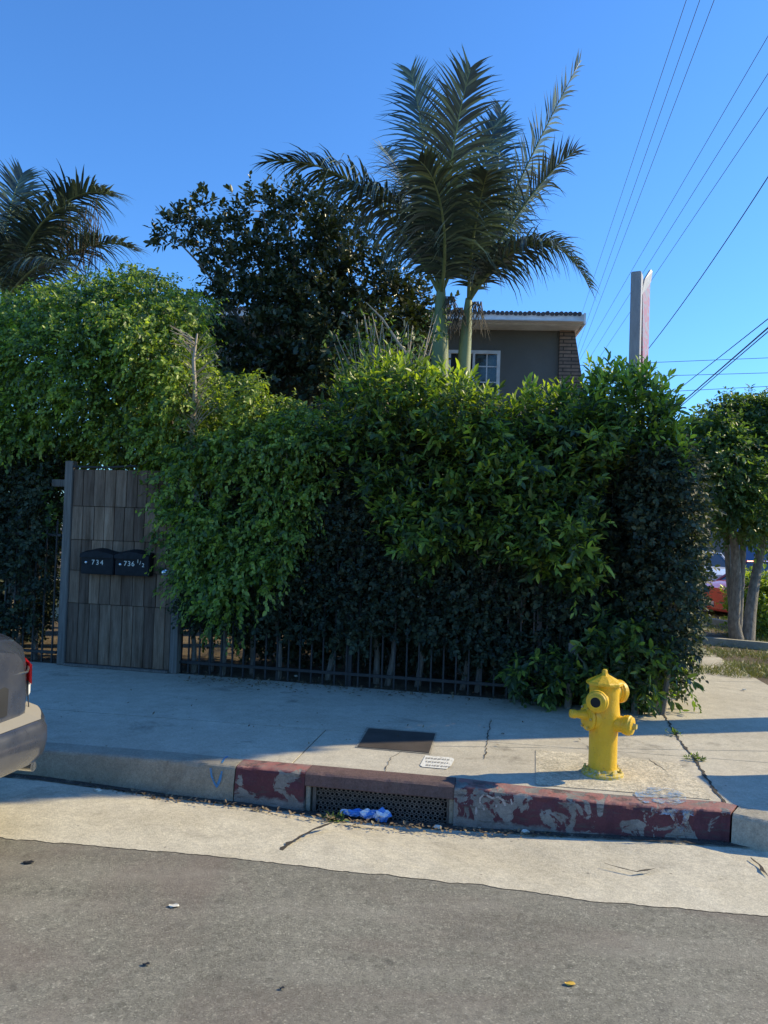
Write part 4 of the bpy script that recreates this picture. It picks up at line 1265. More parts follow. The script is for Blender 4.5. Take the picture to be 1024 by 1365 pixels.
# ------------------------------------------------------------------ power lines
def wire(pts, Y0, Y1, r, mt, label, sag=0.0):
    (xa, ya), (xb, yb) = pts
    a = D(xa, ya, Y0); b = D(xb, yb, Y1); d = b - a
    a2 = a - d * .6; b2 = b + d * .15
    g = G(); q = [a2.lerp(b2, i / 30) - Z * sag * 4 * (i / 30) * (1 - i / 30) for i in range(31)]
    g.tube(q, r, 5); o = g.obj('power_line', mt); tag(o, label, 'power line', 'power lines in the sky'); return o


wire([(914, 3), (775, 420)], 22, 60, .011, M_wirel, 'leftmost of three thin lines high over the box sign')
wire([(932, 3), (768, 470)], 22, 60, .011, M_wirel, 'middle of three thin lines high over the box sign')
wire([(951, 3), (770, 480)], 22, 60, .011, M_wirel, 'rightmost of three thin lines high over the box sign')
wire([(1024, 48), (774, 478)], 22, 60, .011, M_wirel, 'uppermost of the faint diagonal lines entering at right edge')
wire([(1024, 98), (778, 490)], 22, 60, .011, M_wirel, 'second faint diagonal line crossing behind the box sign')
wire([(1024, 143), (780, 505)], 22, 60, .011, M_wirel, 'third faint diagonal line passing low behind the box sign')
wire([(1024, 182), (805, 522)], 14.5, 26, .011, M_wire, 'dark sagging cable passing right behind the box sign', .9)
wire([(1024, 425), (878, 540)], 14, 26, .010, M_wire, 'thin dark cable just above the thick pair at right')
wire([(1024, 437), (880, 562)], 14, 26, .016, M_wire, 'thick black cable above the corner hedge, upper of its pair')
wire([(1024, 442), (886, 560)], 14.2, 26, .011, M_wire, 'black cable above the corner hedge, lower of its pair')
wire([(1024, 477), (775, 487)], 40, 42, .016, M_wirel, 'topmost faint level line low in the sky at right')
wire([(1024, 497), (775, 504)], 40, 42, .016, M_wirel, 'middle faint level line low in the sky at right')
wire([(1024, 515), (870, 523)], 40, 42, .016, M_wirel, 'lowest faint level line low in the sky at right')
g = G(); c = D(842, 480, 15.5); g.lathe(c - Z * .12, (0, 0, 1), [(0, .02), (.02, .045), (.1, .045), (.12, .02)], 10)
tag(g.obj('cable_clamp', M_wire), 'small dark clamp on the cable beside the box sign', 'clamp')

# ------------------------------------------------------------------ storm drain
lin = root('storm_drain', kpt(508)[0], 'kerb inlet storm drain with perforated steel screen in red kerb', 'storm drain')
lin.location.z = -.08
pa_, pb2 = kpt(407.5)[0], kpt(605.5)[0]
ld = (pb2 - pa_); ld.z = 0; LL = ld.length; ld.normalize(); lo = Vector((ld.y, -ld.x, 0)); axd = (ld, lo, Z)
mid_ = pa_.lerp(pb2, .5)
# lintel
g = G(); k = 60; vv = []; ff = []
prof = [(.004, .066), (.010, .072), (.004, .142), (-.012, .150), (-.035, .1535), (-.16, .154), (-.16, .066)]
for i in range(k + 1):
    p = pa_ + ld * (LL * i / k)
    for j, (d, z) in enumerate(prof):
        q = p + lo * d; q.z = z
        if 1 <= j <= 3:
            c_ = max(0, noise.noise(Vector((p.x * 11, p.y * 11, j * .4)))) * .01; q -= lo * c_; q.z -= c_ * (j > 1)
        vv.append(q)
m_ = len(prof)
for i in range(k):
    for j in range(m_): q = (j + 1) % m_; ff.append((i * m_ + j, i * m_ + q, i * m_ + m_ + q, i * m_ + m_ + j))
ff += [tuple(range(m_)), tuple(k * m_ + j for j in range(m_))[::-1]]
mesh('lintel', vv, ff, M_lint, lin)
# red wash along the front
g = G(); bw_ = .03
for (px0, px1) in ((407.5, 421), (603, 605.5)):
    a = kpt(px0)[0]; b = kpt(px1)[0]; w = (b - a).length
# pit
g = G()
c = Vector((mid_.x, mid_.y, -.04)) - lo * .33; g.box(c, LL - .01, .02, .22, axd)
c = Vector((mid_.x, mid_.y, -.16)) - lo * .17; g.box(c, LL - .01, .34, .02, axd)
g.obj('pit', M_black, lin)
for sgn_, e in ((1, pa_), (-1, pb2)):
    g = G(); c = Vector((e.x, e.y, -.03)) + ld * sgn_ * .014 - lo * .15; g.box(c, .028, .26, .186, axd, .004)
    g.obj('side_wall', M_kerbc, lin)
# perforated screen: real holes
sa = kpt(421)[0]; sw = (kpt(604)[0] - sa).dot(ld) - .03
zb0, zt0 = -.125, .060
cell = .030; nx = int(sw / cell); nzr = int((zt0 - zb0) / (cell * .9)); chh = (zt0 - zb0) / nzr
vv = []; ff = []
org = sa - lo * .045
for r_ in range(nzr):
    sh = (cell / 2) if r_ % 2 else 0
    for i in range(nx):
        x0_ = i * cell + sh; z0_ = zb0 + r_ * chh
        hole = True
        cx, cz = x0_ + cell / 2, z0_ + chh / 2; b = len(vv)
        for kk_ in range(8):
            an = math.pi / 8 + kk_ * math.pi / 4
            dx, dz = math.cos(an), math.sin(an); s_ = 1 / max(abs(dx), abs(dz))
            q = org + ld * (cx + dx * s_ * cell / 2) ; q = Vector((q.x, q.y, cz + dz * s_ * chh / 2)); vv.append(q)
            rr_ = cell * .33
            q = org + ld * (cx + dx * rr_); q = Vector((q.x, q.y, cz + dz * rr_)); vv.append(q)
        for kk_ in range(8):
            q = (kk_ + 1) % 8; ff.append((b + 2 * kk_, b + 2 * q, b + 2 * q + 1, b + 2 * kk_ + 1))
scr = mesh('screen', vv, ff, M_rust, lin)
md = scr.modifiers.new('thick', 'SOLIDIFY'); md.thickness = .004
g = G(); c = org + ld * (nx * cell / 2); g.box(Vector((c.x, c.y, .064)) + lo * .004, nx * cell + .03, .012, .014, axd)
c = org - ld * .012; g.box(Vector((c.x, c.y, -.03)) + lo * .004, .022, .012, .19, axd); c = org + ld * (nx * cell + .026); g.box(Vector((c.x, c.y, -.03)) + lo * .004, .026, .012, .19, axd)
g.obj('screen_frame', M_rust, lin)

# utility cover in the sidewalk
def flat(name, pix, z, mt, parent=None, th=.0):
    pts = [P(x, y, z) for x, y in pix]
    if th <= 0: return mesh(name, pts, [tuple(range(len(pts)))[::-1]], mt, parent)
    m = len(pts); v = pts + [p - Z * th for p in pts]
    return mesh(name, v, [tuple(range(m))[::-1], ] + [(i, m + i, m + (i + 1) % m, (i + 1) % m) for i in range(m)], mt, parent)


c = P(528, 987, .15)
vc = root('utility_cover', c, 'dark rectangular iron utility cover set in the sidewalk', 'manhole cover')
flat('frame', [(489, 969), (583, 976), (574, 1005), (474, 996)], .1525, M_kerbc, vc)
flat('plate', [(491.5, 970.5), (580.5, 977.5), (572, 1003), (477, 995)], .157, M_vault, vc, .003)
# painted stencil
st = root('painted_marker', P(583, 1016), 'small worn white stencil painted on sidewalk above the drain', 'stencil')
flat('paint_patch', [(567, 1007), (602, 1009.5), (606, 1012), (602, 1020), (596, 1025), (563, 1022), (560, 1020)], .1525, M_stencil, st)
g = G()
for row in range(3):
    x = 568
    while x < 598:
        w = random.uniform(1.5, 4); y = 1009.5 + row * 4.6 + (x - 568) * .08
        g.add([P(x, y, .1545), P(x + w, y + .1, .1545), P(x + w - .5, y + 1.7, .1545), P(x - .5, y + 1.6, .1545)], [(3, 2, 1, 0)]); x += w + random.uniform(.8, 1.6)
g.obj('worn_marks', M_mark, st)

# paint strokes on the kerb face
def stroke(pix, w, mt, parent, top=False, name='graffiti_stroke', face=None):
    a, b = face
    dd = (b - a); dd.z = 0; dd.normalize(); oo = Vector((dd.y, -dd.x, 0))
    pts = []
    for x, y in pix: pts.append(P(x, y, .1565) if top else PL(x, y, a + oo * .026, oo))
    pts = [q for q, _ in resample([(p, 0) for p in pts], .012, 99)]
    nm = Z if top else oo
    v = []; f = []
    for i, p in enumerate(pts):
        t = (pts[min(i + 1, len(pts) - 1)] - pts[max(i - 1, 0)]).normalized(); s = t.cross(nm).normalized()
        ww = w * (.6 + .8 * abs(noise.noise(p * 16)))
        v += [p + s * ww, p - s * ww]
    for i in range(len(pts) - 1): f.append((2 * i, 2 * i + 1, 2 * i + 3, 2 * i + 2))
    return mesh(name, v, f, mt, parent)


fa = (KTOP[2][0], KTOP[3][0])
gr1 = root('blue_graffiti', kpt(290)[0], 'blue spray painted squiggle on bare kerb left of red paint', 'graffiti')
stroke([(281, 1024), (282, 1034), (286, 1044), (289, 1049), (293, 1040), (296, 1028)], .010, M_blue, gr1, face=fa)
stroke([(296, 1017), (299, 1011), (304, 1008)], .008, M_blue, gr1, top=True, face=fa)
fb = (KTOP[6][0], KTOP[8][0])
gr2 = root('white_graffiti', kpt(660)[0], 'pale scrawled graffiti letters on the red kerb near hydrant', 'graffiti')
for s_ in ([(645, 1059), (640, 1064), (640, 1070), (645, 1078), (647, 1086), (646, 1092), (640, 1090), (635, 1085), (635, 1076)], [(662, 1072), (661, 1082), (662, 1090)], [(649, 1060), (656, 1064), (664, 1062), (671, 1067), (674, 1075)], [(681, 1065), (684, 1078), (688, 1097), (693, 1086), (699, 1077)]):
    stroke(s_, .008, M_palep, gr2, face=fb)
gr3 = root('faded_blue_graffiti', kpt(880)[0], 'faded blue spray patch on kerb top right of hydrant', 'graffiti')
flat('graffiti_patch', [(846, 1056), (860, 1050), (878, 1049), (900, 1052), (914, 1060), (916, 1068), (900, 1073), (880, 1072), (860, 1070), (848, 1063)], .1585, M_bluefade, gr3)
fc_ = (KTOP[9][0], KTOP[10][0])
stroke([(893, 1082), (902, 1095), (907, 1108), (912, 1096), (918, 1082)], .014, M_bluefade, gr3, face=fc_); stroke([(868, 1079), (880, 1082), (905, 1083), (925, 1083)], .022, M_bluefade, gr3, face=fc_)

# ------------------------------------------------------------------ fire hydrant
hb_ = Vector((hyd.x, hyd.y, .150))
hy = root('fire_hydrant', hb_, 'yellow fire hydrant standing on the sidewalk corner near the kerb', 'fire hydrant')
k_ = .73 / .735
def L_(name, c, ax_, prof, mt=M_hyd, n=36, par=None, sm=True):
    g = G(); g.lathe(hb_ + Vector(c), ax_, prof, n); return g.obj(name, mt, par or hy, smooth=sm)
L_('base_flange', (0, 0, -.002), (0, 0, 1), [(0, .137), (.022, .137), (.028, .13), (.034, .105), (.05, .098)], M_hydold)
bp = [(.03, .096), (.06, .093), (.25, .093), (.30, .096), (.34, .104), (.40, .106), (.45, .101), (.48, .098), (.56, .098), (.60, .100), (.605, .104)]
L_('barrel', (0, 0, 0), (0, 0, 1), bp)
bn = L_('bonnet', (0, 0, .60), (0, 0, 1), [(0, .116), (.004, .121), (.018, .121), (.024, .114), (.038, .088), (.055, .055), (.064, .036), (.066, .026)], M_hyd, 10, sm=False)
L_('bonnet_nut', (0, 0, .664), (0, 0, 1), [(0, .03), (.008, .028), (.01, .021), (.034, .018), (.038, .012)], M_hyd, 6, bn, False)
for i in range(8):
    a = i * math.pi / 4 + .3
    L_('flange_bolt', (.117 * math.cos(a), .117 * math.sin(a), .024), (0, 0, 1), [(0, .014), (.016, .013), (.018, .007), (.03, .007)], M_hydold, 6, sm=False)
def noz(name, z, dx, dy, r, ln, neck, hole=False):
    d = Vector((dx, dy, 0)).normalized()
    L_(name + '_outlet', d * .06 + Z * z, d, [(0, neck), (ln - .05, neck * .97), (ln - .045, neck * 1.12), (ln - .03, neck * 1.12)])
    prof = [(0, r * .93), (.006, r), (.03, r), (.036, r * .9), (.046, r * .86), (.052, r * .62)]
    cap = L_(name + '_cap', d * (.06 + ln - .035) + Z * z, d, prof)
    return d, cap, ln
d, cap, ln = noz('hose', .515, -.52, -.86, .072, .125, .055)
e_ = d * (.06 + ln - .035 + .052) + Z * .515
g = G(); g.lathe(hb_ + e_ - d * .004, d, [(0, .046), (.012, .044), (.013, .036), (.0135, .034)], 24); g.obj('port_rim', M_hyd, cap, smooth=True)
g = G(); g.lathe(hb_ + e_ + d * .007, d, [(0, .0335), (.003, .033)], 24); g.obj('dark_port', M_black, cap)
d, cap, ln = noz('rear', .545, .86, .50, .078, .095, .062)
L_('cap_nut', d * (.06 + ln - .035 + .05) + Z * .545, d, [(0, .024), (.02, .02)], M_hydold, 5, cap, False)
d, cap, ln = noz('side', .355, .80, -.60, .066, .125, .055)
L_('cap_nut', d * (.06 + ln - .035 + .05) + Z * .355, d, [(0, .024), (.024, .019)], M_hydold, 5, cap, False)
d = Vector((-.97, -.24, 0)).normalized()
L_('valve_boss', d * .05 + Z * .385, d, [(0, .085), (.05, .085), (.054, .078), (.06, .088), (.078, .088), (.086, .06)])
L_('valve_stem', d * .13 + Z * .40, (-.97, -.24, .10), [(0, .038), (.03, .03), (.08, .024), (.085, .030), (.115, .028), (.12, .016)], M_hyd, 16)
for i in range(6):
    a = i * math.pi / 3; pr = Vector((-d.y, d.x, 0)); q = d * .135 + Z * .385 + pr * .073 * math.cos(a) + Z * .073 * math.sin(a)
    L_('boss_bolt', q, d, [(0, .009), (.01, .009), (.012, .005)], M_hydold, 6, sm=False)

# ------------------------------------------------------------------ cars
def car(name, label, loc, rz, paint, L=4.6, W=1.8, deck=1.0, hood=.93, roofz=1.43, wheel_r=.32, kindf='sedan', group=None):
    """local x: 0 = rear, L = front; y across"""
    r_ = root(name, loc, label, 'car', group, rz)
    M4 = Matrix.Translation(loc) @ Matrix.Rotation(rz, 4, 'Z')
    T = lambda x, y, z: M4 @ Vector((x, y, z))
    xw = (.98, L - .88)
    def width(x):
        e = 1.0
        if x < .55: e = 1 - .44 * (1 - x / .55) ** 2.4
        if x > L - .7: e = 1 - .28 * (1 - (L - x) / .7) ** 2.4
        return W / 2 * e
    def topz(x):
        if x < 1.1: return deck + .035 * math.sin(math.pi * min(1, x / 1.1)) - (.03 if x < .05 else 0)
        if x > L - 1.35:
            t = (x - (L - 1.35)) / 1.35; return hood - .17 * t ** 2.2
        return deck + (hood - deck) * (x - 1.1) / (L - 2.45)
    xs = sorted(set([round(v_, 3) for v_ in list(np.linspace(.0, .6, 15)) + list(np.linspace(.6, L - .7, 48)) + list(np.linspace(L - .7, L, 13))]))
    vv = []; ff = []; m = 13
    for x in xs:
        w = width(x); tz = topz(x)
        sill = .23
        if x < .55: sill = .38 - .12 * x / .55
        arch = 0
        for c in xw:
            dx = abs(x - c)
            if dx < wheel_r + .06: arch = max(arch, math.sqrt((wheel_r + .06) ** 2 - dx * dx) + wheel_r)
        s2 = max(sill, arch)
        end = 1.0
        row = [(0, sill), (w * .80, sill), (w * .96, s2), (w * 1.0, max(s2 + .02, .38)), (w * 1.0, max(s2 + .03, .58)), (w * .985, max(s2 + .05, .78)), (w * .972, tz - .16), (w * .925, tz - .075), (w * .80, tz - .02), (w * .5, tz + .008), (0, tz + .018)]
        if x < .02 or x > L - .02: pass
        for (y, z) in row: vv.append(T(x, y, z))
        for (y, z) in row[1:-1]: vv.append(T(x, -y, z))
    per = 20
    # ring order: row 0..10 then mirrored 9..1
    def ring_(i):
        b = i * per; return [b + j for j in range(11)] + [b + 11 + j for j in range(8, -1, -1)]
    for i in range(len(xs) - 1):
        a = ring_(i); b = ring_(i + 1); n_ = len(a)
        for j in range(n_): q = (j + 1) % n_; ff.append((a[j], a[q], b[q], b[j]))
    # shaped rear / front ends: bulge out
    for idx, sgn_ in ((0, -1), (len(xs) - 1, 1)):
        rg_ = ring_(idx); prev = rg_
        for step, (bulge_, shrink) in enumerate(((.012, .97), (.022, .85), (.026, .4)) if sgn_ < 0 else ((.035, .985), (.06, .93), (.072, .5))):
            nb = []
            for vi in rg_:
                lv = M4.inverted() @ vv[vi]
                zc = .62
                low = max(0, min(1, (.66 - lv.z) / .12))
                ext = bulge_ + ((.075 * low if step > 0 else .03 * low) if sgn_ > 0 else 0)
                q = T(lv.x + sgn_ * ext, lv.y * shrink, zc + (lv.z - zc) * (shrink if step else .995)); nb.append(len(vv)); vv.append(q)
            n_ = len(rg_)
            for j in range(n_):
                q = (j + 1) % n_; ff.append((prev[j], prev[q], nb[q], nb[j]))
            prev = nb
        ff.append(tuple(prev))
    bm = bmesh.new(); bv = [bm.verts.new(q) for q in vv]
    for q in ff:
        try: bm.faces.new([bv[i] for i in q])
        except ValueError: pass
    bmesh.ops.recalc_face_normals(bm, faces=bm.faces[:])
    bm.verts.index_update()
    body = mesh('body', [q.co for q in bm.verts], [[q.index for q in fc.verts] for fc in bm.faces], paint, r_)
    bm.free()
    body.data.polygons.foreach_set('use_smooth', [True] * len(body.data.polygons))
    md = body.modifiers.new('edge', 'EDGE_SPLIT'); md.split_angle = R(38)
    # cabin
    xr = (.55, 1.35, 2.75, 3.62) if kindf == 'sedan' else (.12, .45, 2.7, 3.5)
    def cabin(inset, zt2, z0, name_, mt_, par, pil=False):
        g = G(); b0, b1, b2, b3 = xr
        lower = [(b0, W / 2 * .80), (b1 - .1, W / 2 * .90), (b2, W / 2 * .90), (b3, W / 2 * .80)]
        upper = [(b1 + .02, W / 2 * .66), (b1 + .25, W / 2 * .70), (b2 - .15, W / 2 * .70), (b2 + .12, W / 2 * .64)]
        v2 = []
        for (x, w) in lower: v2 += [T(x, w, topz(x) - .03), T(x, -w, topz(x) - .03)]
        for (x, w) in upper: v2 += [T(x, w, zt2 - .07), T(x, -w, zt2 - .07)]
        f2 = []
        for i in range(3):
            f2.append((2 * i, 2 * i + 2, 2 * i + 10, 2 * i + 8)); f2.append((2 * i + 1, 2 * i + 9, 2 * i + 11, 2 * i + 3))
        f2 += [(0, 8, 9, 1), (6, 7, 15, 14)]
        g.add(v2, f2); o_ = g.obj('windows', M_cglass, r_)
        # roof
        g = G(); v3 = []; f3 = []
        for (x, w) in upper:
            for s in (-1, -.6, 0, .6, 1): v3.append(T(x, w * s * 1.01, zt2 - .07 + .07 * (1 - abs(s) ** 2.5) * (1 if x not in (upper[0][0], upper[-1][0]) else .35)))
        for i in range(3):
            for j in range(4): a = i * 5 + j; f3.append((a, a + 1, a + 6, a + 5))
        g.add(v3, f3)
        g.obj('roof', paint, r_, smooth=True)
        g = G()
        for s in (0, 1):
            for i, rr2 in ((0, .05), (1, .03), (2, .03), (3, .035)):
                g.tube([v2[2 * i + s], v2[8 + 2 * i + s]], rr2, 6)
            g.tube([v2[8 + s], v2[10 + s], v2[12 + s], v2[14 + s]], .03, 6)
        g.obj('pillars', paint, r_, smooth=True)
    cabin(0, roofz, 0, 'cabin', None, r_)
    for c in xw:
        for s in (-1, 1):
            y = s * (W / 2 - .12)
            g = G(); g.lathe(T(c, y - .11 * s, wheel_r), (M4.to_3x3() @ Vector((0, s, 0))), [(0, wheel_r - .04), (.02, wheel_r), (.19, wheel_r), (.21, wheel_r - .03), (.212, wheel_r * .66), (.19, wheel_r * .62)], 28); wh = g.obj('wheel', M_rub, r_, smooth=True)
            g = G(); g.lathe(T(c, y + .07 * s, wheel_r), (M4.to_3x3() @ Vector((0, s, 0))), [(0, wheel_r * .62), (.02, wheel_r * .60), (.015, wheel_r * .3), (.03, .06), (.035, .03)], 14); g.obj('rim', M_chr, wh, smooth=True)
    # underbody: wheel wells
    g = G(); g.box(T(L / 2, 0, .42), L - .7, W * .68, .42, (M4.to_3x3() @ Vector((1, 0, 0)), M4.to_3x3() @ Vector((0, 1, 0)), Z)); g.obj('underbody', M_trim, r_)
    return r_, T, width, topz, M4


# parked car at the left: rear end toward us
psi = math.atan2(-US.y * -1, -US.x) 
cy = math.atan2(-US.y, -US.x)                         # its front points left along the street
kp = P(60, 1003)                                      # kerb close to the rear corner
rear_c = Vector((-2.30, 4.82, 0))                     # rear right corner, roughly
rc = rear_c + (UP * -1) * .92 + US * .40
carL, T, wd_, tz_, M4 = car('parked_car', 'dusty slate blue sedan parked at left with its rear toward us', (rc.x, rc.y, .015), cy, M_carb, deck=1.03, roofz=1.45)
M3 = M4.to_3x3(); XA = M3 @ Vector((1, 0, 0)); YA = M3 @ Vector((0, 1, 0))
side_s = 1 if (M3 @ Vector((0, 1, 0))).dot(UP) > 0 else -1      # kerb side in local y
def patch(name, pts, mt, par, th=.012):
    g = G(); m = len(pts); c = sum((Vector(p) for p in pts), Vector()) / m
    nrm = (Vector(pts[1]) - Vector(pts[0])).cross(Vector(pts[2]) - Vector(pts[0])).normalized()
    if nrm.dot(CAM - c) < 0: nrm = -nrm
    outer = [Vector(p) for p in pts]; inner = [c + (p - c) * .88 + nrm * th for p in outer]; backp = [p - nrm * .02 for p in outer]
    vv = backp + outer + inner
    ff = [tuple(2 * m + i for i in range(m))]
    for i in range(m):
        q = (i + 1) % m; ff += [(i, q, m + q, m + i), (m + i, m + q, 2 * m + q, 2 * m + i)]
    g.add(vv, ff); return g.obj(name, mt, par, smooth=True)


# lamps, plate, trim are laid on the body by local coordinates
def surf(u, z, out=.0):
    """u: -1..1 across the rear following its rounded corners"""
    s = abs(u); y = u * W2 * (1 if z < .60 else max(.80, 1 - (z - .60) * .14)); s = abs(y) / W2
    x = XR(s) + .02 * max(0, (z - .6) / .4)
    return T(x - out, y, z)
W2 = .9
def XR(s):                                             # rear skin x at |y|/W2 = s
    if s < .575: return -.026
    lo_, hi_ = 0.0, .55
    for _ in range(30):
        md_ = (lo_ + hi_) / 2
        if wd_(md_) / W2 < s: lo_ = md_
        else: hi_ = md_
    return lo_ - .012
for s in (-1, 1):
    tl = patch('tail_light', [surf(s * .74, .885, .012), surf(s * .90, .89, .002), surf(s * .985, .86, -.012), surf(s * 1.0, .80, -.012), surf(s * .995, .755, -.008), surf(s * .90, .75, .006), surf(s * .76, .765, .012)], M_tailr, carL)
    patch('reverse_lens', [surf(s * .79, .762, .010), surf(s * .90, .742, .006), surf(s * .99, .748, -.008), surf(s * .97, .69, -.004), surf(s * .90, .665, .006), surf(s * .80, .675, .010)], M_tailw, tl)
patch('number_plate_recess', [surf(-.38, .84, .006), surf(.38, .84, .006), surf(.34, .66, .012), surf(-.34, .66, .012)], M_trim, carL, .002)
patch('licence_plate', [surf(-.17, .82, .015), surf(.17, .82, .015), surf(.17, .68, .02), surf(-.17, .68, .02)], M_plate, carL, .006)
g = G(); g.tube([surf(u, .875 - .02 * abs(u), .004) for u in np.linspace(-.78, .78, 15)], .006, 6); g.obj('trunk_seam', M_chr, carL, smooth=True)
g = G(); g.tube([surf(side_s * .77, .86, .002), surf(side_s * .77, .68, .004), surf(side_s * .70, .62, .006)], .0035, 5); g.obj('panel_gap', M_trim, carL)
# bumper
g = G(); vv = []; ff = []
us = list(np.linspace(-1.0, 1.0, 33)); prof = [(-.05, .632), (.085, .60), (.105, .57), (.11, .50), (.09, .42), (.03, .355)]
for u in us:
    for (o_, z) in prof: vv.append(surf(u * .995, z, o_ * (1 if abs(u) < .9 else 1 - .55 * (abs(u) - .9) / .1) + .01))
for i in range(len(us) - 1):
    for j in range(len(prof) - 1): a = i * 6 + j; ff.append((a, a + 6, a + 7, a + 1))
bmp = mesh('bumper', vv, ff, M_carb, carL, True)
vv = []; ff = []
for u in us[2:-2]:
    vv += [surf(u * .97, .636, -.02), surf(u * .97, .607, .085)]
for i in range(len(us) - 5): ff.append((2 * i, 2 * i + 2, 2 * i + 3, 2 * i + 1))
mesh('bumper_top', vv, ff, M_cardust, bmp)
g = G(); e = T(-.03, side_s * .56, .315); g.lathe(e, M3 @ Vector((1, 0, 0)), [(0, .027), (.14, .028), (.14, .024), (.0, .022)], 18); g.obj('exhaust_pipe', M_chr, carL, smooth=True)

# cars across the side street
c = Vector((8.35, 21.8, 0))
def front_bits(cr, T_, L, W):
    for s in (-1, 1):
        patch('headlight', [T_(L - .02, s * .88 * W / 2 * .86, .72), T_(L + .03, s * .55 * W / 2, .70), T_(L + .03, s * .55 * W / 2, .58), T_(L - .02, s * .90 * W / 2 * .86, .58)], M_tailw, cr, .03)
    g = G(); 
    patch('grille', [T_(L + .08, .35, .66), T_(L + .08, -.35, .66), T_(L + .10, -.32, .50), T_(L + .10, .32, .50)], M_trim, cr, .004)
    patch('number_plate', [T_(L + .155, .16, .46), T_(L + .155, -.16, .46), T_(L + .155, -.16, .36), T_(L + .155, .16, .36)], M_plate, cr, .004)


ang = math.atan2(-1, -.12)
def place_front(px, Y, rz, L):                         # position so that the nose centre is at px, Y
    q = D(px, 760, Y); f_ = Vector((math.cos(rz), math.sin(rz), 0)); return Vector((q.x, q.y, 0)) - f_ * L
cw_, Tw, *_ = car('parked_car', 'white car facing us beyond the street tree', place_front(958, 20.5, ang, 4.7), ang, M_carw, L=4.7, W=1.9, deck=1.12, hood=1.08, roofz=1.52, kindf='suv', group='cars parked on the side street')
front_bits(cw_, Tw, 4.7, 1.9)
ang2 = math.atan2(-.38, -1)
cr_, Tr, *_ = car('parked_car', 'red car half hidden behind the street tree trunks', place_front(952, 17.2, ang2, 4.4), ang2, M_carr, L=4.4, W=1.75, deck=.98, hood=.92, roofz=1.40, group='cars parked on the side street')
front_bits(cr_, Tr, 4.4, 1.75)
cg_, Tg, *_ = car('parked_car', 'silver car at right edge beyond the sunlit bush', place_front(1012, 14.6, ang2, 4.4), ang2, M_carw, L=4.4, W=1.75, deck=.98, hood=.90, roofz=1.38, group='cars parked on the side street')

# ------------------------------------------------------------------ right background: street tree, verge, building
t0 = P(992, 858, .14)
TY = t0.y
stree = root('street_tree', (t0.x, t0.y, .13), 'multi stemmed street tree on the verge at right', 'tree')
g = G()
def TD(x, y, dy=0): return D(x, y, TY + dy)
stems = [([(984, 862), (978, 830), (980, 800), (982, 770), (980, 735), (975, 690), (965, 640)], .13), ([(995, 862), (1000, 820), (1004, 790), (1010, 755), (1016, 725), (1030, 670)], .13), ([(982, 805), (972, 775), (970, 745), (968, 710), (955, 660)], .065), ([(984, 780), (990, 740), (992, 700), (990, 640)], .07)]
for pix, r_ in stems:
    pts_ = [TD(x, y, .1 * i * (1 if pix[0][0] > 985 else -1)) for i, (x, y) in enumerate(pix)]
    pts_[0].z = min(pts_[0].z, .12)
    g.tube(pts_, [r_ * .78 * (1.25 if i == 0 else 1 - .09 * i) for i in range(len(pts_))], 12)
g.obj('trunk', M_bark, stree, smooth=True)
cs = [(985, 600, 55, 50, 0), (950, 620, 45, 60, -.4), (1030, 600, 55, 60, .2), (930, 600, 32, 32, .1), (990, 560, 50, 26, .3), (1050, 560, 50, 35, 0), (965, 670, 42, 32, -.3), (1010, 670, 48, 42, -.5), (1050, 680, 40, 40, .4), (925, 640, 22, 40, .6), (915, 585, 22, 14, .8), (1000, 545, 30, 14, 0)]
Pp = []; Dd = []
for x, y, rx, ry, dy in cs:
    c = npv(TD(x, y, dy)); r_ = np.array([rx, (rx + ry) / 2, ry]) * TY / F
    n_ = int(560 * (r_[0] * r_[2]) * 3.14)
    d_ = unit(RNG.normal(0, 1, (n_, 3))); p_ = c + d_ * r_ * RNG.uniform(.5, 1.06, (n_, 1)) * (1 + .3 * nz(d_ + c, 2.0, 3)[:, None]); Pp.append(p_); Dd.append(d_)
p_ = np.concatenate(Pp); d_ = np.concatenate(Dd)
v, f, rn = sprigs(p_, d_ * .8 + RNG.normal(0, .4, d_.shape) + np.array([[0, 0, .1]]), k=9, slen=.3, L=.085, W=.035, droop=.45, spread=.8); mesh('crown', v, f, M_street, stree, rnd=rn)
g = G()
for i in RNG.choice(len(p_), 60, replace=False):
    limbs(g, TD(990, 690), [p_[i]], .025, .005, 5, .06, 5)
g.obj('branches', M_bark, stree, smooth=True)
# bush beside the tree
bb = P(1024, 850, .14)
bush = root('verge_bush', bb, 'sunlit yellow green bush beside the street tree at right edge', 'shrub')
q = npv(D(1020, 812, bb.y)); n_ = 900; d_ = unit(RNG.normal(0, 1, (n_, 3))); p_ = q + d_ * np.array([.55, .5, .55]) * RNG.uniform(.4, 1.1, (n_, 1)); p_ = p_[p_[:, 2] > .2]; d_ = d_[:len(p_)]
v, f, rn = sprigs(p_, (p_ - q) + RNG.normal(0, .2, p_.shape) + np.array([[0, 0, .3]]), k=8, slen=.2, L=.08, W=.035, droop=.2, tipc=.5); mesh('foliage', v, f, M_ficus, bush, rnd=rn)
# planter kerbs on the verge
for i, (xa, ya, xb, yb, zz) in enumerate(((936, 853, 1060, 864, .2), (940, 826, 985, 834, .2))):
    a = P(xa, ya, zz); b = P(xb, yb, zz); dd = (b - a).normalized(); g = G(); c = a.lerp(b, .5)
    g.box(Vector((c.x, c.y, .18)), (b - a).length, .14, .14, (dd, Vector((-dd.y, dd.x, 0)), Z), .012)
    tag(g.obj('verge_kerb', M_kerbc), kind='structure')
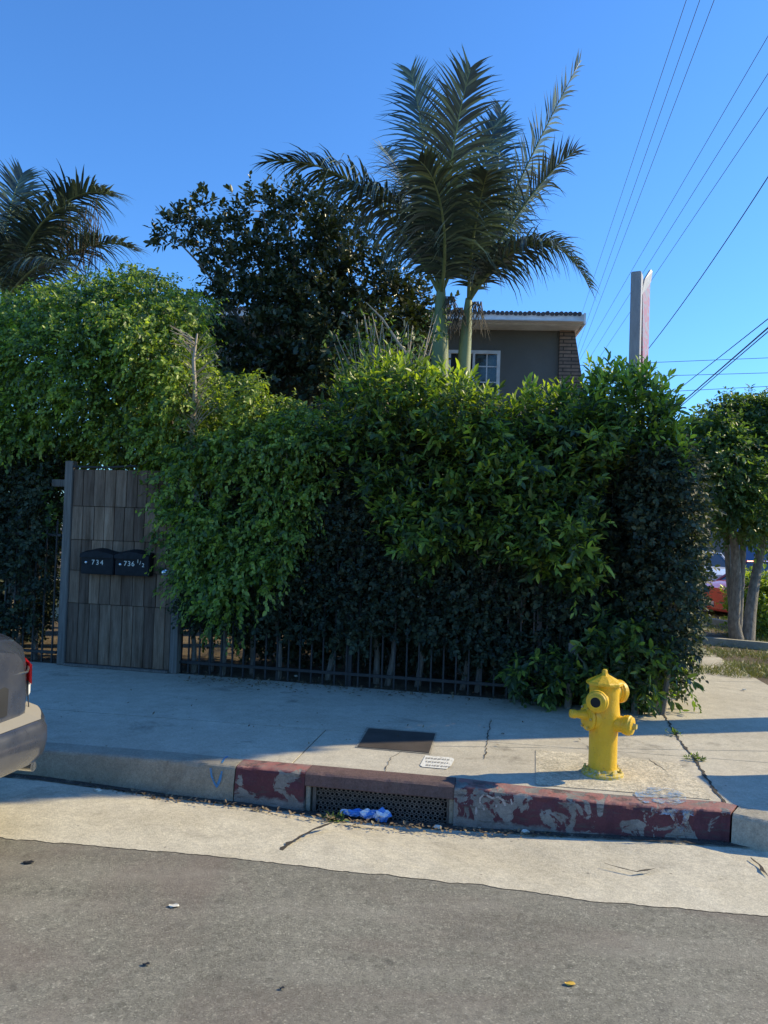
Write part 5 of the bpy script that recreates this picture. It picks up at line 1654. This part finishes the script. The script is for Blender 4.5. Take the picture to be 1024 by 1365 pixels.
# grass on the verge (stuff)
def grass(n, xr, yr, z, h, seed, name='grass'):
    rg = np.random.default_rng(seed); px = rg.uniform(*xr, n); py = rg.uniform(*yr, n)
    V = []; 
    f_, r_, u_ = npv(fwd), npv(rt), npv(up)
    d = f_ + r_ * ((px - 512) / F)[:, None] - u_ * ((py - 682.5) / F)[:, None]
    p = npv(CAM) + d * ((z - CAMZ) / d[:, 2])[:, None]
    k = nz(p, 1.5, seed) > -.15; p = p[k]; n = len(p)
    dr = unit(rg.normal(0, .6, (n, 3)) + np.array([[0, 0, 1.0]])); s = unit(np.cross(dr, rg.normal(0, 1, (n, 3)))) * .004
    l = rg.uniform(.3, 1, (n, 1)) * h; bend = rg.normal(0, .35, (n, 3)) * l; bend[:, 2] = -abs(bend[:, 2]) * .4
    V = np.stack([p - s, p + s, p + dr * l * .6 + s * .7, p + dr * l * .6 - s * .7, p + dr * l + bend + s * .1, p + dr * l + bend - s * .1], 1).reshape(-1, 3)
    idx = np.arange(n)[:, None] * 6
    Q = np.concatenate([idx + np.array([[0, 1, 2, 3]]), idx + np.array([[3, 2, 4, 5]])], 1).reshape(-1, 4)
    o = mesh(name, V, Q, M_grass, rnd=np.repeat(rg.uniform(0, 1, n), 2)); return tag(o, 'dry yellow green grass on the verge at right', 'grass', kind='stuff')
grass(9000, (930, 1060), (816, 905), .14, .13, 4)

# weeds: one per place
def weed(px, py, z, n, h, label, mt=M_ficus):
    c = P(px, py, z); r_ = root('weed', c, label, 'weed')
    b = np.repeat(npv(c)[None], n, 0) + RNG.normal(0, .02, (n, 3)) * np.array([[2.0, 1, 0]])
    v, f, rn = sprigs(b, RNG.normal(0, .6, (n, 3)) + np.array([[0, 0, .7]]), k=6, slen=h, L=.035, W=.010, droop=.1, spread=.7); mesh('leaves', v, f, mt, r_, rnd=rn)
    g = G()
    for i in range(min(n, 12)): e = Vector(b[i]) + Vector((random.uniform(-.6, .6), random.uniform(-.4, .2), 1)) * h * .8; g.tube([Vector(c), e], [.002, .001], 4)
    g.obj('stems', M_ficus, r_)
weed(440, 1094, -.085, 22, .045, 'tiny green weed in gutter beside the drain screen')
weed(955, 1112, -.03, 26, .15, 'leggy green weed at foot of kerb near the corner')
weed(975, 1118, -.03, 22, .07, 'low spreading weed at the kerb corner')
weed(900, 980, .152, 8, .04, 'small weed in the sidewalk crack by the corner block')
weed(928, 1012, .152, 10, .035, 'tuft of weed midway along the sidewalk crack')

# ------------------------------------------------------------------ litter
def leafbits(name, pix_list, z, size, label, mt=M_litter, kind='stuff'):
    pts = np.array([npv(P(x, y, z)) for x, y in pix_list]); n = len(pts)
    pts[:, 2] += .004
    v, f, rn = sprigs(pts, np.concatenate([RNG.normal(0, 1, (n, 2)), RNG.uniform(0, .2, (n, 1))], 1), k=1, slen=.01, L=size, W=size * .45, droop=.0, spread=.4, upb=3.0, curl=.1)
    v[:, 2] = np.maximum(v[:, 2], z + .002)
    o = mesh(name, v, f, mt, rnd=rn); return tag(o, label, 'leaf litter', kind=kind)


pix = []
for i in range(900):
    t = random.random(); x = 236 + t * 640; y = 905 + (945 - 905) * t + random.gauss(0, 5) - 3; pix.append((x, y))
leafbits('leaf_litter', pix, .152, .035, 'brown leaf litter along the foot of the hedge')
pix = [(random.uniform(60, 1010), 0) for _ in range(620)]
pix2 = []
for x, _ in pix:
    for a, b in zip(KT[:-1], KT[1:]):
        if a[0] <= x <= b[0]:
            t = (x - a[0]) / (b[0] - a[0]); pix2.append((x, a[2] + (b[2] - a[2]) * t + abs(random.gauss(0, 3)) + 2))
leafbits('leaf_litter', pix2, -.055, .03, 'dry leaves and grit gathered along the gutter')
pix = [(random.uniform(60, 900), random.uniform(915, 1000)) for _ in range(70)]
leafbits('leaf_litter', pix, .152, .025, 'scattered dry leaves over the sidewalk')
for (x, y, s, lab) in ((232, 1208, .04, 'pale leaf lying on asphalt at left'), (760, 1312, .035, 'yellow leaf lying on asphalt at lower right'), (195, 1286, .025, 'dark curled leaf on asphalt at lower left'), (376, 1318, .018, 'tiny dark scrap on asphalt near bottom edge'), (38, 1150, .045, 'dry twig like leaf on asphalt at the far left')):
    c = P(x, y, .003); g = G(); v = []
    for i in range(9):
        a = i / 9 * 6.283; v.append(c + Vector((math.cos(a) * s * .62, math.sin(a) * s * .4, .001 + .005 * abs(math.sin(a * 1.5)))))
    g.add(v, [tuple(range(9))]); o = g.obj('fallen_leaf', M_paper if x in (232,) else (mat('yellow_leaf', (.62, .38, .05), .7) if x == 760 else M_trim)); tag(o, lab, 'leaf')
# crumpled bag
cbag = P(492, 1091, -.085); bg = root('plastic_bag', cbag, 'crumpled blue and white plastic bag in gutter by drain', 'bag')
g = G(); 
for dx, s, sc in ((-.09, .045, (1.6, .8, .6)), (-.01, .05, (1.5, .8, .65)), (.08, .05, (1.2, .9, .9)), (-.15, .03, (1.5, .8, .6))): ico_blob(g, cbag + ld * dx + Z * .028, s * .8, 3, sc, .7, seed=dx * 30)
g.obj('bag_body', M_bag, bg)
for x, y, z in ((395, 902, .155), (583, 1094 + 10, -.08), (640, 1106, -.09), (700, 1110, -.06), (905, 1116, -.03), (992, 920, .155), (130, 1055, -.04)):
    c = P(x, y, z); g = G(); ico_blob(g, c + Z * .008, .016, 2, (1.4, 1, .6), .8, seed=x)
    tag(g.obj('paper_scrap', M_paper), {395: 'white scrap of paper under the hedge fence', 583: 'pale scrap in gutter by drain screen', 640: 'pale scrap at foot of red kerb below the scrawl', 700: 'pale scrap at foot of red kerb near hydrant', 905: 'white scrap at kerb foot below blue paint', 992: 'pale stone on the side sidewalk at right', 130: 'pale pebble in gutter behind the parked car'}[x], 'litter')

# ------------------------------------------------------------------ background buildings across the side street
c = D(1030, 740, 34); bld = root('shop_building', (c.x, c.y, 0), 'low grey building with blue shutters across the side street', 'building')
g = G(); g.box((c.x - .5, c.y + 4, 1.9), 16, 8, 3.8, None, .03); g.obj('wall', M_wallg, bld)
g = G(); g.box((c.x - .5, c.y - .1, 3.85), 16.4, 8.6 - 8.2 + .1, .25, None, .02); g.obj('parapet', M_white, bld)
for dx in (-.8, 1.6): g = G(); g.box((c.x + dx, c.y - .04, 1.3), 1.7, .08, 2.3, None, .01); g.obj('shutter', M_blues, bld)
g = G(); g.box((c.x - 5, c.y - .05, 1.6), 1.2, .08, 1.2, None, .01); g.obj('window', M_cglass, bld)
c2 = D(1040, 770, 30); g = G(); g.box((c2.x + 1.5, c2.y, .35), 5.5, .25, .8, None, .02); g.box((c2.x + 1.5, c2.y, .78), 5.6, .32, .06, None, .01)
tag(g.obj('low_wall', M_wallp), 'low pink plaster wall in front of the grey building', 'wall')

# ------------------------------------------------------------------ just outside the frame on the right: unseen things added to cast shadows into view
sunaz = R(13.5); sunel = R(32)
sdir = Vector((math.cos(sunaz), math.sin(sunaz), 0))
bp_ = P(1024, 965) + sdir * 3.3
ln_ = bp_
shade_caster = root('shade_palm', (bp_.x, bp_.y, .13), 'added unseen palm beyond right edge, skirt shaped to cast shade', 'palm tree')  # added out of view; trunk and skirt shaped to shade sidewalk and left kerb
g = G(); g.tube([(bp_.x, bp_.y, .12), (bp_.x, bp_.y, 2.5), (bp_.x, bp_.y, 5.6)], [.24, .235, .22], 16); g.obj('trunk', M_palmtr, shade_caster, smooth=True)
n_ = 2600; a_ = RNG.uniform(0, 6.28, n_); z_ = RNG.uniform(5.5, 9.2, n_); rr_ = (.30 + .32 * np.clip((z_ - 5.4) / 1.2, 0, 1)) * RNG.uniform(.55, 1.0, n_)
b_ = np.stack([bp_.x + np.cos(a_) * rr_ - sdir.y * .12, bp_.y + np.sin(a_) * rr_ + .12, z_], 1)
v, f, rn = sprigs(b_, np.stack([np.cos(a_) * .5, np.sin(a_) * .5, -np.ones(n_)], 1), k=6, slen=.35, L=.30, W=.06, droop=.6, spread=.5)
mesh('shade_skirt', v, f, M_palmdry, shade_caster, rnd=rn)

q = P(960, 1060) + sdir * 1.85
bn_ = root('shade_bin', (q.x, q.y, .15), 'added unseen bin beyond right edge casting a low shadow on sidewalk', 'bin')  # added out of view for its low rounded shadow on the sidewalk
bx = lambda z, w, d: [(q.x + sx3 * w / 2, q.y + sy3 * d / 2, z) for sx3, sy3 in ((-1, -1), (1, -1), (1, 1), (-1, 1))]
g = G(); g.add(bx(.22, .42, .46) + bx(1.05, .56, .60), [(0, 1, 2, 3), (7, 6, 5, 4), (0, 4, 5, 1), (1, 5, 6, 2), (2, 6, 7, 3), (3, 7, 4, 0)]); g.obj('tub', M_bin, bn_)
g = G(); g.box((q.x, q.y, 1.09), .60, .66, .06, None, .02); g.obj('lid', M_bin, bn_)
for s in (-1, 1): g = G(); g.lathe((q.x + .24 * s - .03, q.y + .22, .25), (1, 0, 0), [(0, .1), (.06, .1)], 18); g.obj('wheel', M_rub, bn_)

# ------------------------------------------------------------------ light
w = bpy.data.worlds.new('World'); S.world = w; w.use_nodes = True
nt = w.node_tree; bg_ = nt.nodes['Background']
sky = nt.nodes.new('ShaderNodeTexSky'); sky.sky_type = 'NISHITA'; sky.sun_disc = False
sky.sun_elevation = sunel; sky.sun_rotation = R(90) - sunaz
sky.air_density = 1.15; sky.dust_density = .25; sky.ozone_density = 2.2; sky.altitude = 0
tint = nt.nodes.new('ShaderNodeMix'); tint.data_type = 'RGBA'; tint.blend_type = 'MULTIPLY'; tint.inputs[0].default_value = 1.0
tint.inputs[7].default_value = (.50, .95, 1.50, 1)
nt.links.new(sky.outputs[0], tint.inputs[6]); nt.links.new(tint.outputs[2], bg_.inputs['Color']); bg_.inputs['Strength'].default_value = .135
sl = bpy.data.lights.new('sun', 'SUN'); sl.energy = 5.0; sl.angle = R(.5); sl.color = (1.0, .85, .54)
so = bpy.data.objects.new('sun', sl); COL.objects.link(so)
sv = Vector((math.cos(sunaz) * math.cos(sunel), math.sin(sunaz) * math.cos(sunel), math.sin(sunel)))
so.rotation_euler = sv.to_track_quat('Z', 'Y').to_euler(); so.location = sv * 50
vs_ = S.view_settings; S.display_settings.display_device = 'sRGB'
vs_.view_transform = 'Standard'; vs_.look = 'None'; vs_.gamma = 1; vs_.exposure = .32
S.cycles.max_bounces = 8; S.cycles.transparent_max_bounces = 8
